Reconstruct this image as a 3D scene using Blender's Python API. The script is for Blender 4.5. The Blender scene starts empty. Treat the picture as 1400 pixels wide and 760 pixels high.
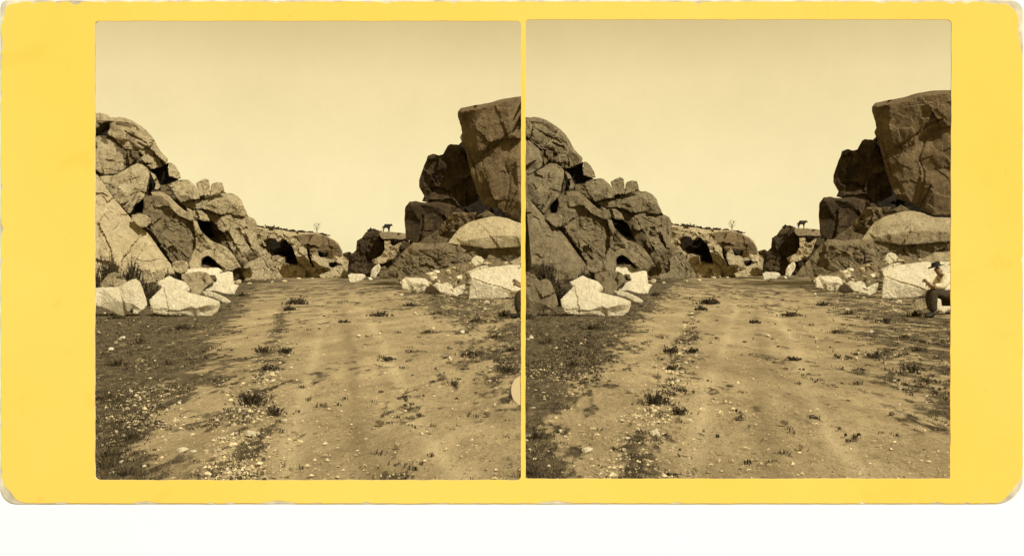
import bpy, bmesh, math, random
import numpy as np
import time; T0 = time.time()
from mathutils import Vector, noise as mnoise
from mathutils.geometry import delaunay_2d_cdt
random.seed(7); rng = np.random.default_rng(7)
S = bpy.context.scene
COL = S.collection

# ------------------------------------------------------------------ camera, sky, sun, exposure
F, CX, HZ, EYE = 1400.0, 715.5, 366.0, 1.25      # focal length and horizon in photograph pixels, eye height in metres
cd = bpy.data.cameras.new('camera'); cam = bpy.data.objects.new('camera', cd); COL.objects.link(cam)
cam.location = (0, 0, EYE); cam.rotation_euler = (math.pi/2, 0, 0)
cd.sensor_width = 36; cd.lens = 36*F/1400
cd.shift_x = -(CX-700)/1400; cd.shift_y = -(380-HZ)/1400
cd.clip_start = .05; cd.clip_end = 9000
S.camera = cam

SUN_EL, SUN_AZ = 42, 38                           # degrees; azimuth measured from straight behind the camera towards the right
el, az = math.radians(SUN_EL), math.radians(SUN_AZ)
sdir = Vector((math.sin(az)*math.cos(el), -math.cos(az)*math.cos(el), math.sin(el)))
sl = bpy.data.lights.new('sun', 'SUN'); sl.energy = 4.7; sl.angle = math.radians(.55); sl.color = (1, .975, .93)
so = bpy.data.objects.new('sun', sl); COL.objects.link(so)
so.rotation_euler = sdir.to_track_quat('Z', 'Y').to_euler()

W = bpy.data.worlds.new('World'); S.world = W; W.use_nodes = True
nt = W.node_tree; nt.nodes.clear()
def N(nt, t, **k):
    n = nt.nodes.new(t)
    for a, v in k.items(): setattr(n, a, v)
    return n
out = N(nt, 'ShaderNodeOutputWorld'); bg = N(nt, 'ShaderNodeBackground'); bg.inputs[1].default_value = .1
sky = N(nt, 'ShaderNodeTexSky', sky_type='NISHITA', sun_disc=False)
sky.sun_elevation = el; sky.sun_rotation = math.radians(180) - az
bw = N(nt, 'ShaderNodeRGBToBW'); pw = N(nt, 'ShaderNodeMath', operation='POWER'); pw.inputs[1].default_value = .12
tc = N(nt, 'ShaderNodeTexCoord'); sx = N(nt, 'ShaderNodeSeparateXYZ')
rp = N(nt, 'ShaderNodeValToRGB')
e = rp.color_ramp.elements
e[0].position = 0; e[0].color = (.86, .74, .42, 1)
e[1].position = 1; e[1].color = (.42, .33, .15, 1)
for p, c in ((.09, (.86, .73, .40, 1)), (.18, (.81, .665, .345, 1)), (.25, (.63, .49, .23, 1)), (.45, (.48, .375, .175, 1))):
    q = e.new(p); q.color = c
nz = N(nt, 'ShaderNodeTexNoise'); nz.inputs['Scale'].default_value = 9; nz.inputs['Detail'].default_value = 12; nz.inputs['Roughness'].default_value = .8
mr = N(nt, 'ShaderNodeMapRange'); mr.inputs[3].default_value = .93; mr.inputs[4].default_value = 1.07
m1 = N(nt, 'ShaderNodeVectorMath', operation='SCALE'); m2 = N(nt, 'ShaderNodeVectorMath', operation='SCALE'); m3 = N(nt, 'ShaderNodeVectorMath', operation='SCALE')
L = nt.links.new
L(sky.outputs[0], bw.inputs[0]); L(bw.outputs[0], pw.inputs[0])
L(tc.outputs['Generated'], sx.inputs[0]); L(sx.outputs[2], rp.inputs[0]); L(tc.outputs['Generated'], nz.inputs['Vector'])
L(nz.outputs[0], mr.inputs[0]); mr.inputs[1].default_value = .3; mr.inputs[2].default_value = .7; mr.inputs[3].default_value = .955; mr.inputs[4].default_value = 1.045
L(rp.outputs[0], m1.inputs[0]); L(pw.outputs[0], m1.inputs['Scale'])
L(m1.outputs[0], m2.inputs[0]); L(mr.outputs[0], m2.inputs['Scale'])
L(m2.outputs[0], m3.inputs[0]); m3.inputs['Scale'].default_value = 9.0
L(m3.outputs[0], bg.inputs[0]); L(bg.outputs[0], out.inputs[0])
vs = S.view_settings; vs.view_transform = 'Standard'; vs.look = 'None'; vs.exposure = 0; vs.gamma = 1
S.cycles.max_bounces = 5; S.cycles.diffuse_bounces = 3

# ------------------------------------------------------------------ small tools
def tag(o, label=None, cat=None, group=None, kind=None):
    if label: o['label'] = label
    if cat: o['category'] = cat
    if group: o['group'] = group
    if kind: o['kind'] = kind
    return o
def empty(name, loc=(0, 0, 0)):
    o = bpy.data.objects.new(name, None); COL.objects.link(o); o.location = loc; o.empty_display_size = .1; return o
def mesh_obj(name, verts, faces, mat, parent=None, smooth=True, angle=None):
    me = bpy.data.meshes.new(name)
    if isinstance(verts, np.ndarray): verts = verts.tolist()
    me.from_pydata(verts, [], faces if isinstance(faces, list) else faces.tolist())
    me.update()
    if smooth: me.shade_smooth()
    if angle: me.set_sharp_from_angle(angle=math.radians(angle))
    me.materials.append(mat)
    o = bpy.data.objects.new(name, me); COL.objects.link(o)
    if parent: o.parent = parent
    return o

def _h(ix, iy, iz, seed):
    n = (ix.astype(np.int64)*374761393 + iy.astype(np.int64)*668265263 + iz.astype(np.int64)*2147483647 + seed*974634777) & 0xffffffff
    n = ((n ^ (n >> 13))*1274126177) & 0xffffffff
    n = n ^ (n >> 16)
    return (n & 0xffffff)/float(0xffffff)
def vnoise(x, y, z=None, seed=0):
    if z is None:
        ix, iy = np.floor(x), np.floor(y); fx, fy = x-ix, y-iy; ix, iy = ix.astype(np.int64), iy.astype(np.int64)
        fx, fy = fx*fx*(3-2*fx), fy*fy*(3-2*fy); o = np.zeros((), np.int64)
        a, b = _h(ix, iy, o, seed), _h(ix+1, iy, o, seed); c, e_ = _h(ix, iy+1, o, seed), _h(ix+1, iy+1, o, seed)
        t = a+(b-a)*fx; return 2*(t+(c+(e_-c)*fx-t)*fy)-1
    ix, iy, iz = np.floor(x), np.floor(y), np.floor(z)
    fx, fy, fz = x-ix, y-iy, z-iz
    fx, fy, fz = fx*fx*(3-2*fx), fy*fy*(3-2*fy), fz*fz*(3-2*fz)
    r = 0
    for a in (0, 1):
        for b in (0, 1):
            for c in (0, 1):
                w = (fx if a else 1-fx)*(fy if b else 1-fy)*(fz if c else 1-fz)
                r = r + w*_h(ix+a, iy+b, iz+c, seed)
    return r*2-1
def fbm(x, y, seed=0, oct=4, z=None):
    r, a, t = 0, 1., 0.
    for k in range(oct):
        s = 2**k
        r = r + a*vnoise(x*s+17.3*k, y*s-9.1*k, None if z is None else z*s, seed+k); t += a; a *= .5
    return r/t

# ------------------------------------------------------------------ materials
def mat_new(name, rough=.9):
    m = bpy.data.materials.new(name); m.use_nodes = True
    b = m.node_tree.nodes['Principled BSDF']; b.inputs['Roughness'].default_value = rough
    b.inputs['Specular IOR Level'].default_value = .25
    return m, m.node_tree, b
def rock_mat(name, c1, c2, stain=(.06, .042, .02), stain_amt=.35, bump=.5, scale=1.0):
    m, nt, b = mat_new(name)
    L = nt.links.new
    tc = N(nt, 'ShaderNodeTexCoord')
    def noise(sc, det=6, rough=.6, dist=0., vec=None):
        n = N(nt, 'ShaderNodeTexNoise'); n.inputs['Scale'].default_value = sc*scale; n.inputs['Detail'].default_value = det
        n.inputs['Roughness'].default_value = rough; n.inputs['Distortion'].default_value = dist
        L(vec or tc.outputs['Object'], n.inputs['Vector']); return n.outputs[0]
    def ramp(inp, p0, p1, v0=0., v1=1.):
        n = N(nt, 'ShaderNodeMapRange'); n.inputs[1].default_value = p0; n.inputs[2].default_value = p1
        n.inputs[3].default_value = v0; n.inputs[4].default_value = v1; L(inp, n.inputs[0]); return n.outputs[0]
    def mix(fac, a, c, mode='MIX'):
        n = N(nt, 'ShaderNodeMixRGB', blend_type=mode)
        if isinstance(fac, float): n.inputs[0].default_value = fac
        else: L(fac, n.inputs[0])
        for i, v in ((1, a), (2, c)):
            if isinstance(v, tuple): n.inputs[i].default_value = (*v, 1)
            else: L(v, n.inputs[i])
        return n.outputs[0]
    col = mix(ramp(noise(.045, 7, .65, .4), .35, .65), c1, c2)
    # vertical seepage streaks
    mp = N(nt, 'ShaderNodeMapping'); mp.inputs['Scale'].default_value = (1, 1, .14); L(tc.outputs['Object'], mp.inputs[0])
    st = ramp(noise(.16, 5, .6, .8, mp.outputs[0]), .52, .72, 0., stain_amt)
    col = mix(st, col, stain)
    bl = ramp(noise(.08, 8, .7, 1.2), .56, .66, 0., stain_amt*.9)
    col = mix(bl, col, stain)
    sp = ramp(noise(.5, 6, .8), .3, .7, .7, 1.24)
    mul = N(nt, 'ShaderNodeVectorMath', operation='SCALE'); L(col, mul.inputs[0]); L(sp, mul.inputs['Scale'])
    L(mul.outputs[0], b.inputs['Base Color'])
    bm1 = N(nt, 'ShaderNodeBump'); bm1.inputs['Strength'].default_value = bump; bm1.inputs['Distance'].default_value = 1.6
    L(noise(.16, 9, .68, .3), bm1.inputs['Height'])
    bm2 = N(nt, 'ShaderNodeBump'); bm2.inputs['Strength'].default_value = bump*.7; bm2.inputs['Distance'].default_value = .5
    L(noise(.9, 5, .7), bm2.inputs['Height']); L(bm1.outputs[0], bm2.inputs['Normal'])
    L(bm2.outputs[0], b.inputs['Normal'])
    return m
M = {}
M['pale'] = rock_mat('fresh_cut_granite', (.93, .82, .54), (.82, .69, .42), (.32, .25, .13), .30, .6)
M['light'] = rock_mat('sun_bleached_granite', (.70, .565, .31), (.52, .41, .21), (.16, .12, .06), .45, .6)
M['tan'] = rock_mat('weathered_granite', (.78, .63, .345), (.54, .42, .215), (.13, .095, .045), .5, .8)
M['tan_dull'] = rock_mat('dull_and_vignetted_granite', (.44, .345, .18), (.29, .22, .11), (.07, .05, .024), .6, .8)  # gravel tone, also a darker copy for the right view's vignetted rocks
M['russet'] = rock_mat('russet_granite', (.44, .335, .168), (.26, .195, .095), (.08, .058, .027), .5, .8)
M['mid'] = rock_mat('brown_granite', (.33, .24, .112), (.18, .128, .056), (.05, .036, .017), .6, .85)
M['dark'] = rock_mat('dark_lichened_shade_granite', (.17, .112, .046), (.065, .042, .017), (.022, .015, .007), .7, .9)  # lichened tone deepened to carry shade on left-facing cliff faces
M['umber'] = rock_mat('umber_weathered_shade_granite', (.255, .178, .082), (.155, .107, .048), (.05, .034, .015), .5, .55)  # weathered tone darkened further, standing in for shaded overhangs
M['cave'] = rock_mat('cleft_shade_rock', (.03, .021, .01), (.018, .012, .006), (.01, .007, .003), .3, .6)  # near-black colour supplies the shade inside caves and clefts
def flat_mat(name, c, rough=.85, var=.12, sc=8.):
    m, nt, b = mat_new(name, rough)
    tc = N(nt, 'ShaderNodeTexCoord'); n = N(nt, 'ShaderNodeTexNoise'); n.inputs['Scale'].default_value = sc; n.inputs['Detail'].default_value = 5
    r = N(nt, 'ShaderNodeMapRange'); r.inputs[1].default_value = .3; r.inputs[2].default_value = .7
    r.inputs[3].default_value = 1-var; r.inputs[4].default_value = 1+var
    s = N(nt, 'ShaderNodeVectorMath', operation='SCALE'); s.inputs[0].default_value = c
    nt.links.new(tc.outputs['Object'], n.inputs['Vector']); nt.links.new(n.outputs[0], r.inputs[0])
    nt.links.new(r.outputs[0], s.inputs['Scale']); nt.links.new(s.outputs[0], b.inputs['Base Color'])
    if 'cloth' in name:
        n.inputs['Distortion'].default_value = 1.5; bp = N(nt, 'ShaderNodeBump'); bp.inputs['Strength'].default_value = .8; bp.inputs['Distance'].default_value = .03
        nt.links.new(n.outputs[0], bp.inputs['Height']); nt.links.new(bp.outputs[0], b.inputs['Normal'])
    return m
M['grass'] = flat_mat('dry_grass', (.085, .062, .028), .8, .5, 3)
M['grass_pale'] = flat_mat('bleached_grass', (.22, .165, .075), .8, .4, 3)
M['leaf'] = flat_mat('dark_leaf', (.055, .04, .018), .7, .5, 4)
M['bark'] = flat_mat('bark', (.12, .09, .05), .9, .3, 10)
M['skin'] = flat_mat('skin', (.26, .165, .08), .6, .08)  # darkened overall to carry the hat's shadow on the face
M['shirt'] = flat_mat('pale_shirt_cloth', (.74, .63, .4), .9, .08)
M['trouser'] = flat_mat('dark_trouser_cloth', (.05, .036, .018), .95, .35)
M['hat'] = flat_mat('black_felt', (.018, .013, .008), .9, .1)
M['boot'] = flat_mat('boot_leather', (.02, .014, .008), .6, .2)
M['hide'] = flat_mat('dark_hide', (.022, .015, .008), .8, .2)

# ------------------------------------------------------------------ from the left print's pixels to places
def to_side(px, py, side, d):
    """pixels traced in the left view -> pixels of the same thing in the view wanted"""
    px = np.asarray(px, float); py = np.asarray(py, float)
    if side == 'L': return px, py
    k = np.clip((430-py)/130, 0, 1)
    return px + max(553., 569-190/d), py - .0145*(np.clip(px, 100, 760)-150)*k
def place(px, py, Y):
    px, py, Y = np.broadcast_arrays(np.asarray(px, float), np.asarray(py, float), np.asarray(Y, float))
    return np.stack([(px-CX)*Y/F, Y, EYE-(py-HZ)*Y/F], -1)
def ground_at(px, py):
    Y = F*EYE/(py-HZ); return np.array([(px-CX)*Y/F, Y, 0.])
def inside(P, poly):
    x, y = P[:, 0], P[:, 1]; r = np.zeros(len(P), bool); n = len(poly)
    for i in range(n):
        x1, y1 = poly[i][:2]; x2, y2 = poly[(i+1) % n][:2]
        c = (y1 > y) != (y2 > y)
        with np.errstate(divide='ignore', invalid='ignore'):
            r ^= c & (x < (x2-x1)*(y-y1)/(y2-y1+1e-12)+x1)
    return r
def segdist(P, a, b):
    a = np.array(a[:2], float); b = np.array(b[:2], float); ab = b-a
    t = np.clip(((P-a)@ab)/max(ab@ab, 1e-9), 0, 1)
    return np.hypot(*(P-a-t[:, None]*ab).T)
LO, HI = -900, 900                                # marks an outline point that runs on past the window's edge
def ext(p, side):
    x = p[0]
    if x == LO: x = -60 if side == 'L' else 151.0
    if x == HI: x = 714.0 if side == 'L' else 880
    return (x,)+tuple(p[1:])

ROCKN = 0
def cx_mean(o): return sum(max(100, p[0]) for p in o)/len(o)
def rock(side, name, label, outline, d=None, base=None, inner=(), mat='tan', thick=30, holes=(), cracks=(), amp=1.2, frac=.25,
         cell=16, step=1.7, rr=3.5, jag=.8, cat='rock', group=None, tilt=(0, 0), parent=None):
    """one solid rock: outline points (x, y[, forward]) with forward = how far the point stands out, all in view pixels"""
    global ROCKN
    ROCKN += 1; seed = sum(ord(c) for c in label[:24]) + int(abs(outline[0][1])*7)
    outline = [ext(p, side) for p in outline]; inner = [ext(p, side) for p in inner]
    if d is None: 
        bb = base if side == 'L' else float(to_side(outline[0][0], base, side, 30)[1])
        d = F*EYE/(bb-HZ)
    pad = 1.3 if side == 'R' else 0
    rr = min(rr*.45, 1.6); amp *= .5; cell *= 1.25; frac = min(frac*1.5, .5)
    cracks = [(c_[0], c_[1]*.6, c_[2]*.9) for c_ in cracks]
    if d is not None and d > 80 and cx_mean(outline) < 345 and 'slab at the foot' not in label and 'core' not in name: frac, cell = max(frac, .27), 19
    if mat == 'tan' and side == 'R' and cx_mean(outline) < 400: mat = 'tan_dull'  # duller colour here imitates vignette shading of the right view
    mx_, my_ = cx_mean(outline), sum(p[1] for p in outline)/len(outline)
    if d is not None and d > 60 and name != 'cliff_core':
        if mx_ < 345: tilt = (tilt[0]-.30, tilt[1]+.22)
        elif mx_ < 480: tilt = (tilt[0]-.12, tilt[1]+.12)
        elif mx_ > 560 and my_ < 290: tilt = (tilt[0]+.18, tilt[1]-.02)
    def o_of(p): return p[2] if len(p) > 2 else 0.
    cx = sum(p[0] for p in outline)/len(outline); cy = sum(p[1] for p in outline)/len(outline)
    def lin(p): return o_of(p) + tilt[0]*(p[0]-cx) + tilt[1]*(p[1]-cy)
    # densify the outline with a jagged edge
    O = []
    n = len(outline)
    for i in range(n):
        a, b = outline[i], outline[(i+1) % n]
        l = math.hypot(b[0]-a[0], b[1]-a[1]); k = max(1, int(l/(step*1.4)))
        for j in range(k):
            t = j/k; x = a[0]+(b[0]-a[0])*t; y = a[1]+(b[1]-a[1])*t
            j1 = float(fbm(np.array([x*.16]), np.array([y*.16]), seed, 3)[0])*jag*(math.sin(math.pi*t)*.7+.3)
            nx, ny = (b[1]-a[1])/max(l, .01), -(b[0]-a[0])/max(l, .01)
            O.append((x+nx*j1, y+ny*j1))
    O = [(min(x, 715.2) if side == 'L' else max(x, 151.0), y) for x, y in O]
    nO = len(O)
    pts = list(O); edges = [(i, (i+1) % nO) for i in range(nO)]
    for hpoly in holes:
        s0 = len(pts); H = []
        for i in range(len(hpoly)):
            a, b = hpoly[i], hpoly[(i+1) % len(hpoly)]; l = math.hypot(b[0]-a[0], b[1]-a[1]); k = max(1, int(l/(step*1.6)))
            for j in range(k):
                t = j/k; x = a[0]+(b[0]-a[0])*t; y = a[1]+(b[1]-a[1])*t
                q = float(vnoise(np.array([x*.3]), np.array([y*.3]), None, seed+3)[0])*.7
                H.append((x+q, y-q))
        pts += H; edges += [(s0+i, s0+(i+1) % len(H)) for i in range(len(H))]
    arr = np.array(O); x0, y0 = arr.min(0); x1, y1 = arr.max(0)
    gx, gy = np.meshgrid(np.arange(x0, x1, step), np.arange(y0, y1, step*.87)); gx[1::2] += step/2
    G = np.stack([gx.ravel(), gy.ravel()], 1) + rng.uniform(-.18, .18, (gx.size, 2))*step
    G = G[inside(G, O)]
    if len(G):
        dmin = np.full(len(G), 1e9)
        for i in range(0, nO): dmin = np.minimum(dmin, np.hypot(G[:, 0]-O[i][0], G[:, 1]-O[i][1]))
        G = G[dmin > step*.55]
    pts += [tuple(g) for g in G]
    v2, _, fc, _, _, _ = delaunay_2d_cdt([Vector(p) for p in pts], edges, [], 1, 1e-4)
    P = np.array([(v.x, v.y) for v in v2]); Fc = np.array([f for f in fc if len(f) == 3])
    for hpoly in holes:
        c = P[Fc].mean(1); Fc = Fc[~inside(c, hpoly)]
    # forward offset, plane by plane
    ctl = list(outline)+list(inner); cp = [Vector(p[:2]) for p in ctl]
    cv, _, cf, ov, _, _ = delaunay_2d_cdt(cp, [(i, (i+1) % n) for i in range(n)], [], 1, 1e-4)
    cz = np.array([lin(ctl[o[0]]) if o else 0. for o in ov])
    Cv = np.array([(v.x, v.y) for v in cv]); off = np.full(len(P), np.nan)
    for f in cf:
        a, b, c = Cv[f[0]], Cv[f[1]], Cv[f[2]]
        den = (b[1]-c[1])*(a[0]-c[0])+(c[0]-b[0])*(a[1]-c[1])
        if abs(den) < 1e-9: continue
        l1 = ((b[1]-c[1])*(P[:, 0]-c[0])+(c[0]-b[0])*(P[:, 1]-c[1]))/den
        l2 = ((c[1]-a[1])*(P[:, 0]-c[0])+(a[0]-c[0])*(P[:, 1]-c[1]))/den
        l3 = 1-l1-l2; ok = (l1 > -.001) & (l2 > -.001) & (l3 > -.001) & np.isnan(off)
        off[ok] = l1[ok]*cz[f[0]]+l2[ok]*cz[f[1]]+l3[ok]*cz[f[2]]
    bad = np.isnan(off)
    for i in np.nonzero(bad)[0]: off[i] = cz[np.argmin(np.hypot(*(Cv-P[i]).T))]
    base_off = off.copy()
    # rounded arris near the outline
    de = np.full(len(P), 1e9)
    for i in range(nO): de = np.minimum(de, np.hypot(P[:, 0]-O[i][0], P[:, 1]-O[i][1]))
    t = np.clip(de/rr, 0, 1); off -= rr*.9*(1-np.sqrt(1-(1-t)**2))
    # broken facets
    if frac:
        w = 3.0*np.stack([fbm(P[:, 0]*.07, P[:, 1]*.07, seed+5), fbm(P[:, 0]*.07, P[:, 1]*.07, seed+9)], 1)
        Q = P+w*1.5
        k = max(3, int((x1-x0)*(y1-y0)/cell**2)); r2 = np.random.default_rng(seed)
        sd = np.stack([r2.uniform(x0, x1, k), r2.uniform(y0, y1, k)], 1); tl = r2.normal(0, frac, (k, 2)); dz = r2.normal(0, frac*cell*.12, k)
        D = ((Q[:, None, :]-sd[None])**2).sum(2); j = D.argmin(1)
        off += ((Q-sd[j])*tl[j]).sum(1)*.75 + dz[j]
        if frac >= .1:
            k2 = k*4+4; sd = np.stack([r2.uniform(x0, x1, k2), r2.uniform(y0, y1, k2)], 1); tl = r2.normal(0, frac*.8+.08, (k2, 2))
            D = ((P[:, None, :]+w[:, None]*.4-sd[None])**2).sum(2); j = D.argmin(1); off += np.clip(((P-sd[j])*tl[j]).sum(1), -1.6, 1.6)*.6
    off += amp*1.3*fbm(P[:, 0]*.05, P[:, 1]*.05, seed, 3) + amp*.9*fbm(P[:, 0]*.16, P[:, 1]*.16, seed+20, 4)
    for poly, w, dep in cracks:
        cdist = np.full(len(P), 1e9)
        for a, b in zip(poly[:-1], poly[1:]): cdist = np.minimum(cdist, segdist(P, a, b))
        off -= dep*np.exp(-(cdist/w)**2)
    px, py = to_side(P[:, 0], P[:, 1], side, d)
    sc = d/F
    V = place(px, py, d-off*sc)
    # back of the rock
    cpx, cpy = to_side(np.array([cx]), np.array([cy]), side, d)
    bx = cpx+(px-cpx)*.88; by = cpy+(py-cpy)*.9
    bx = np.minimum(bx, 715.2) if side == 'L' else np.maximum(bx, 716.2) if px.min() < 740 else bx
    q = 1-np.clip(de/40, 0, 1)
    B = place(bx, by, d-base_off*sc*.5+(thick+4*vnoise(P[:, 0]*.1, P[:, 1]*.1, None, 3)-q*thick*.35)*sc)
    cnt = {}
    for f in Fc:
        for a, b in ((f[0], f[1]), (f[1], f[2]), (f[2], f[0])):
            cnt[(a, b)] = 1
    rim = [(a, b) for (a, b) in cnt if (b, a) not in cnt]
    nv = len(V); faces = [tuple(int(i) for i in f[::-1]) for f in Fc] + [tuple(int(i)+nv for i in f) for f in Fc] + [(int(a), int(b), int(b)+nv, int(a)+nv) for a, b in rim]
    allv = np.concatenate([V, B])
    org = np.array([V[:, 0].mean(), d, max(0, V[:, 2].min())])
    o = mesh_obj(name, (allv-org)/sc, faces, M[mat], parent, True, 23)
    bm = bmesh.new(); bm.from_mesh(o.data); bmesh.ops.recalc_face_normals(bm, faces=bm.faces); bm.to_mesh(o.data); bm.free()
    o.location = org; o.scale = (sc, sc, sc)
    view = 'left' if side == 'L' else 'right'
    if parent is None: tag(o, label+f' in the {view} opening', cat, group)
    return o

# ------------------------------------------------------------------ ground
RD = np.array([(380, 372, 470), (385, 360, 482), (400, 345, 548), (420, 334, 590), (450, 305, 630), (480, 292, 672), (520, 268, 730), (560, 243, 780), (600, 222, 830), (655, 196, 900), (1000, 60, 1200)], float)
def grass_mask(x, y):
    """0 bare road .. 1 dark turf, for ground places x, y: a likelihood across the road broken up by ragged patches"""
    Y = np.maximum(y, 1.); px = CX+F*x/Y; py = HZ+F*EYE/Y
    u = np.where(px > CX, px-np.maximum(553, 569-190/Y), px)
    Lq = np.interp(py, RD[:, 0], RD[:, 1]); Rq = np.interp(py, RD[:, 0], RD[:, 2]); w = np.clip((py-HZ)*.36, 5, 62)
    n1 = fbm(x*1.1, y*.22, 40, 3); n2 = fbm(x*3.6, y*.7, 44, 3); n3 = fbm(x*11, y*2.4, 46, 3)
    n4 = fbm(x*26, y*7, 48, 2); n = .5*n1+.75*n2+.85*n3+.6*n4
    pl = np.interp((Lq-u)/w, [-2.2, -1, 0, 1, 2], [0, .16, .46, .72, .88])
    pr = np.interp((u-Rq)/w, [-2.6, -1.2, 0, 1.2, 3], [0, .22, .42, .5, .52])
    seam = np.interp(py, [385, 430, 480, 540, 600, 660], [408, 385, 375, 352, 330, 318]); sw = np.clip((py-HZ)*.17, 5, 38)
    ps = .44*np.exp(-((u-seam)/sw)**2)
    far = .42*np.clip((py-372)/6, 0, 1)*np.clip((432-py)/40, 0, 1)
    p = np.maximum.reduce([pl, pr, ps, far])+.06
    # the sandy tongue at the lower left
    p = p-.34*np.exp(-((u-(Lq+10))/60)**2-((py-590)/46)**2)
    p = p+.5*np.exp(-((u-130)/60)**2-((py-640)/50)**2)+.12*np.clip((Lq-u)/60, 0, 1)*np.clip((560-py)/80, 0, 1)  # first term adds dark turf in the near left corner, imitating vignetting
    m = np.clip((p-.5+n*.55)*1.6+.5, 0, 1)
    return np.where(y < 1, .4, m)
def build_ground():
    ys = [-60, -30, -15, -8, -4, -2, 0, 1, 2, 3, 4]; y = 4.6
    while y < 70: ys.append(y); y *= 1.0075
    while y < 6000: ys.append(y); y *= 1.06
    xs = list(np.arange(0, 3.3, .026)); x = 3.3
    while x < 5000: xs.append(x); x *= 1.018 if x < 60 else 1.12
    xs = np.array([-v for v in xs[:0:-1]]+xs); ys = np.array(ys)
    X, Y = np.meshgrid(xs, ys); x, y = X.ravel(), Y.ravel()
    g = grass_mask(x, y)
    fade = np.clip(1-y/90, 0, 1)*np.clip((y-3)/2, 0, 1)
    z = (.04*fbm(x*1.3, y*.4, 4, 5)+.010*fbm(x*6, y*6, 8, 3)+g*.03*fbm(x*9, y*9, 12, 3)+g*.012)*fade
    z = z-.012+np.where(y > 70, .0, 0)
    n, m = len(xs), len(ys); idx = np.arange(n*m).reshape(m, n)
    Fq = np.stack([idx[:-1, :-1], idx[:-1, 1:], idx[1:, 1:], idx[1:, :-1]], -1).reshape(-1, 4)
    me = bpy.data.meshes.new('ground'); me.vertices.add(n*m); me.vertices.foreach_set('co', np.stack([x, y, z], 1).astype('f').ravel())
    me.loops.add(Fq.size); me.loops.foreach_set('vertex_index', Fq.ravel().astype('i'))
    me.polygons.add(len(Fq)); me.polygons.foreach_set('loop_start', np.arange(0, Fq.size, 4, dtype='i'))
    me.update(calc_edges=True); me.shade_smooth()
    Yc = np.maximum(y, 1.); px = CX+F*x/Yc; py = HZ+F*EYE/Yc; u = np.where(px > CX, px-np.maximum(553, 569-190/Yc), px)
    ru = np.zeros_like(x)
    for tab, am in (((450, 440, 428, 415, 400), 1), ((474, 500, 545, 600, 655), 1), ((462, 470, 486, 508, 528), -.8), ((500, 560, 640, 720, 790), -.5)):
        c = np.interp(py, [385, 430, 500, 590, 660], tab)+fbm(x*.2, y*.12, 70, 2)*(py-HZ)*.12; ru += am*np.exp(-((u-c)/np.clip((py-HZ)*.075, 2, 22))**2)
    ru = ru*(y > 1)*(.6+.6*fbm(x*2, y*.3, 73, 3)); z = z-ru*.022; me.vertices.foreach_set('co', np.stack([x, y, z], 1).astype('f').ravel())
    ar = me.attributes.new('rut', 'FLOAT', 'POINT'); ar.data.foreach_set('value', ru.astype('f'))
    at = me.attributes.new('turf', 'FLOAT', 'POINT'); at.data.foreach_set('value', g.astype('f'))
    o = bpy.data.objects.new('ground', me); COL.objects.link(o); tag(o, kind='structure')
    mt, nt, b = mat_new('dirt_road_and_turf', .95); L = nt.links.new
    tc = N(nt, 'ShaderNodeTexCoord'); a = N(nt, 'ShaderNodeAttribute', attribute_name='turf')
    mp = N(nt, 'ShaderNodeMapping'); mp.inputs['Scale'].default_value = (1, .3, 1); L(tc.outputs['Object'], mp.inputs[0])
    def noise(sc, det=6, r=.6, d=0.):
        n_ = N(nt, 'ShaderNodeTexNoise'); n_.inputs['Scale'].default_value = sc; n_.inputs['Detail'].default_value = det
        n_.inputs['Roughness'].default_value = r; n_.inputs['Distortion'].default_value = d; L(mp.outputs[0], n_.inputs['Vector']); return n_.outputs[0]
    def mr(i, a0, a1, b0, b1):
        n_ = N(nt, 'ShaderNodeMapRange')
        for k, v in enumerate((a0, a1, b0, b1)): n_.inputs[k+1].default_value = v
        L(i, n_.inputs[0]); return n_.outputs[0]
    def mix(f, c1, c2):
        n_ = N(nt, 'ShaderNodeMixRGB'); L(f, n_.inputs[0])
        for k, v in ((1, c1), (2, c2)):
            if isinstance(v, tuple): n_.inputs[k].default_value = (*v, 1)
            else: L(v, n_.inputs[k])
        return n_.outputs[0]
    sand = mix(mr(noise(.9, 8, .7, .5), .35, .65, 0, 1), (.27, .198, .094), (.53, .41, .21))
    sand = mix(mr(noise(1.9, 9, .8, .4), .47, .66, 0, .7), sand, (.20, .142, .064))
    sand = mix(mr(noise(11, 7, .78), .55, .68, 0, .55), sand, (.15, .105, .048))
    sand = mix(mr(noise(34, 5, .75), .54, .7, 0, .7), sand, (.62, .50, .28))
    sand = mix(mr(noise(27, 5, .75), .34, .46, .65, 0), sand, (.12, .085, .038))
    rt = N(nt, 'ShaderNodeAttribute', attribute_name='rut')
    sand = mix(mr(rt.outputs['Fac'], 0, 1, 0, .7), sand, (.58, .46, .245))
    sand = mix(mr(rt.outputs['Fac'], -.8, 0, .6, 0), sand, (.19, .136, .062))
    turf = mix(mr(noise(6, 9, .82), .40, .68, 0, 1), (.034, .023, .009), (.20, .15, .072))
    turf = mix(mr(noise(24, 5, .75), .57, .68, 0, .8), turf, (.40, .32, .17))
    add = N(nt, 'ShaderNodeMath', operation='ADD'); L(a.outputs['Fac'], add.inputs[0]); L(mr(noise(7, 9, .8, .3), .3, .7, -.4, .4), add.inputs[1])
    col = mix(mr(add.outputs[0], .22, .62, 0, 1), sand, turf)
    L(col, b.inputs['Base Color'])
    b1 = N(nt, 'ShaderNodeBump'); b1.inputs['Strength'].default_value = 1; b1.inputs['Distance'].default_value = .035; L(noise(14, 8, .75), b1.inputs['Height'])
    b2 = N(nt, 'ShaderNodeBump'); b2.inputs['Strength'].default_value = .7; b2.inputs['Distance'].default_value = .006; L(noise(70, 5, .7), b2.inputs['Height'])
    L(b1.outputs[0], b2.inputs['Normal']); L(b2.outputs[0], b.inputs['Normal'])
    me.materials.append(mt)
    return o
build_ground(); print('T ground', time.time()-T0)

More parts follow.
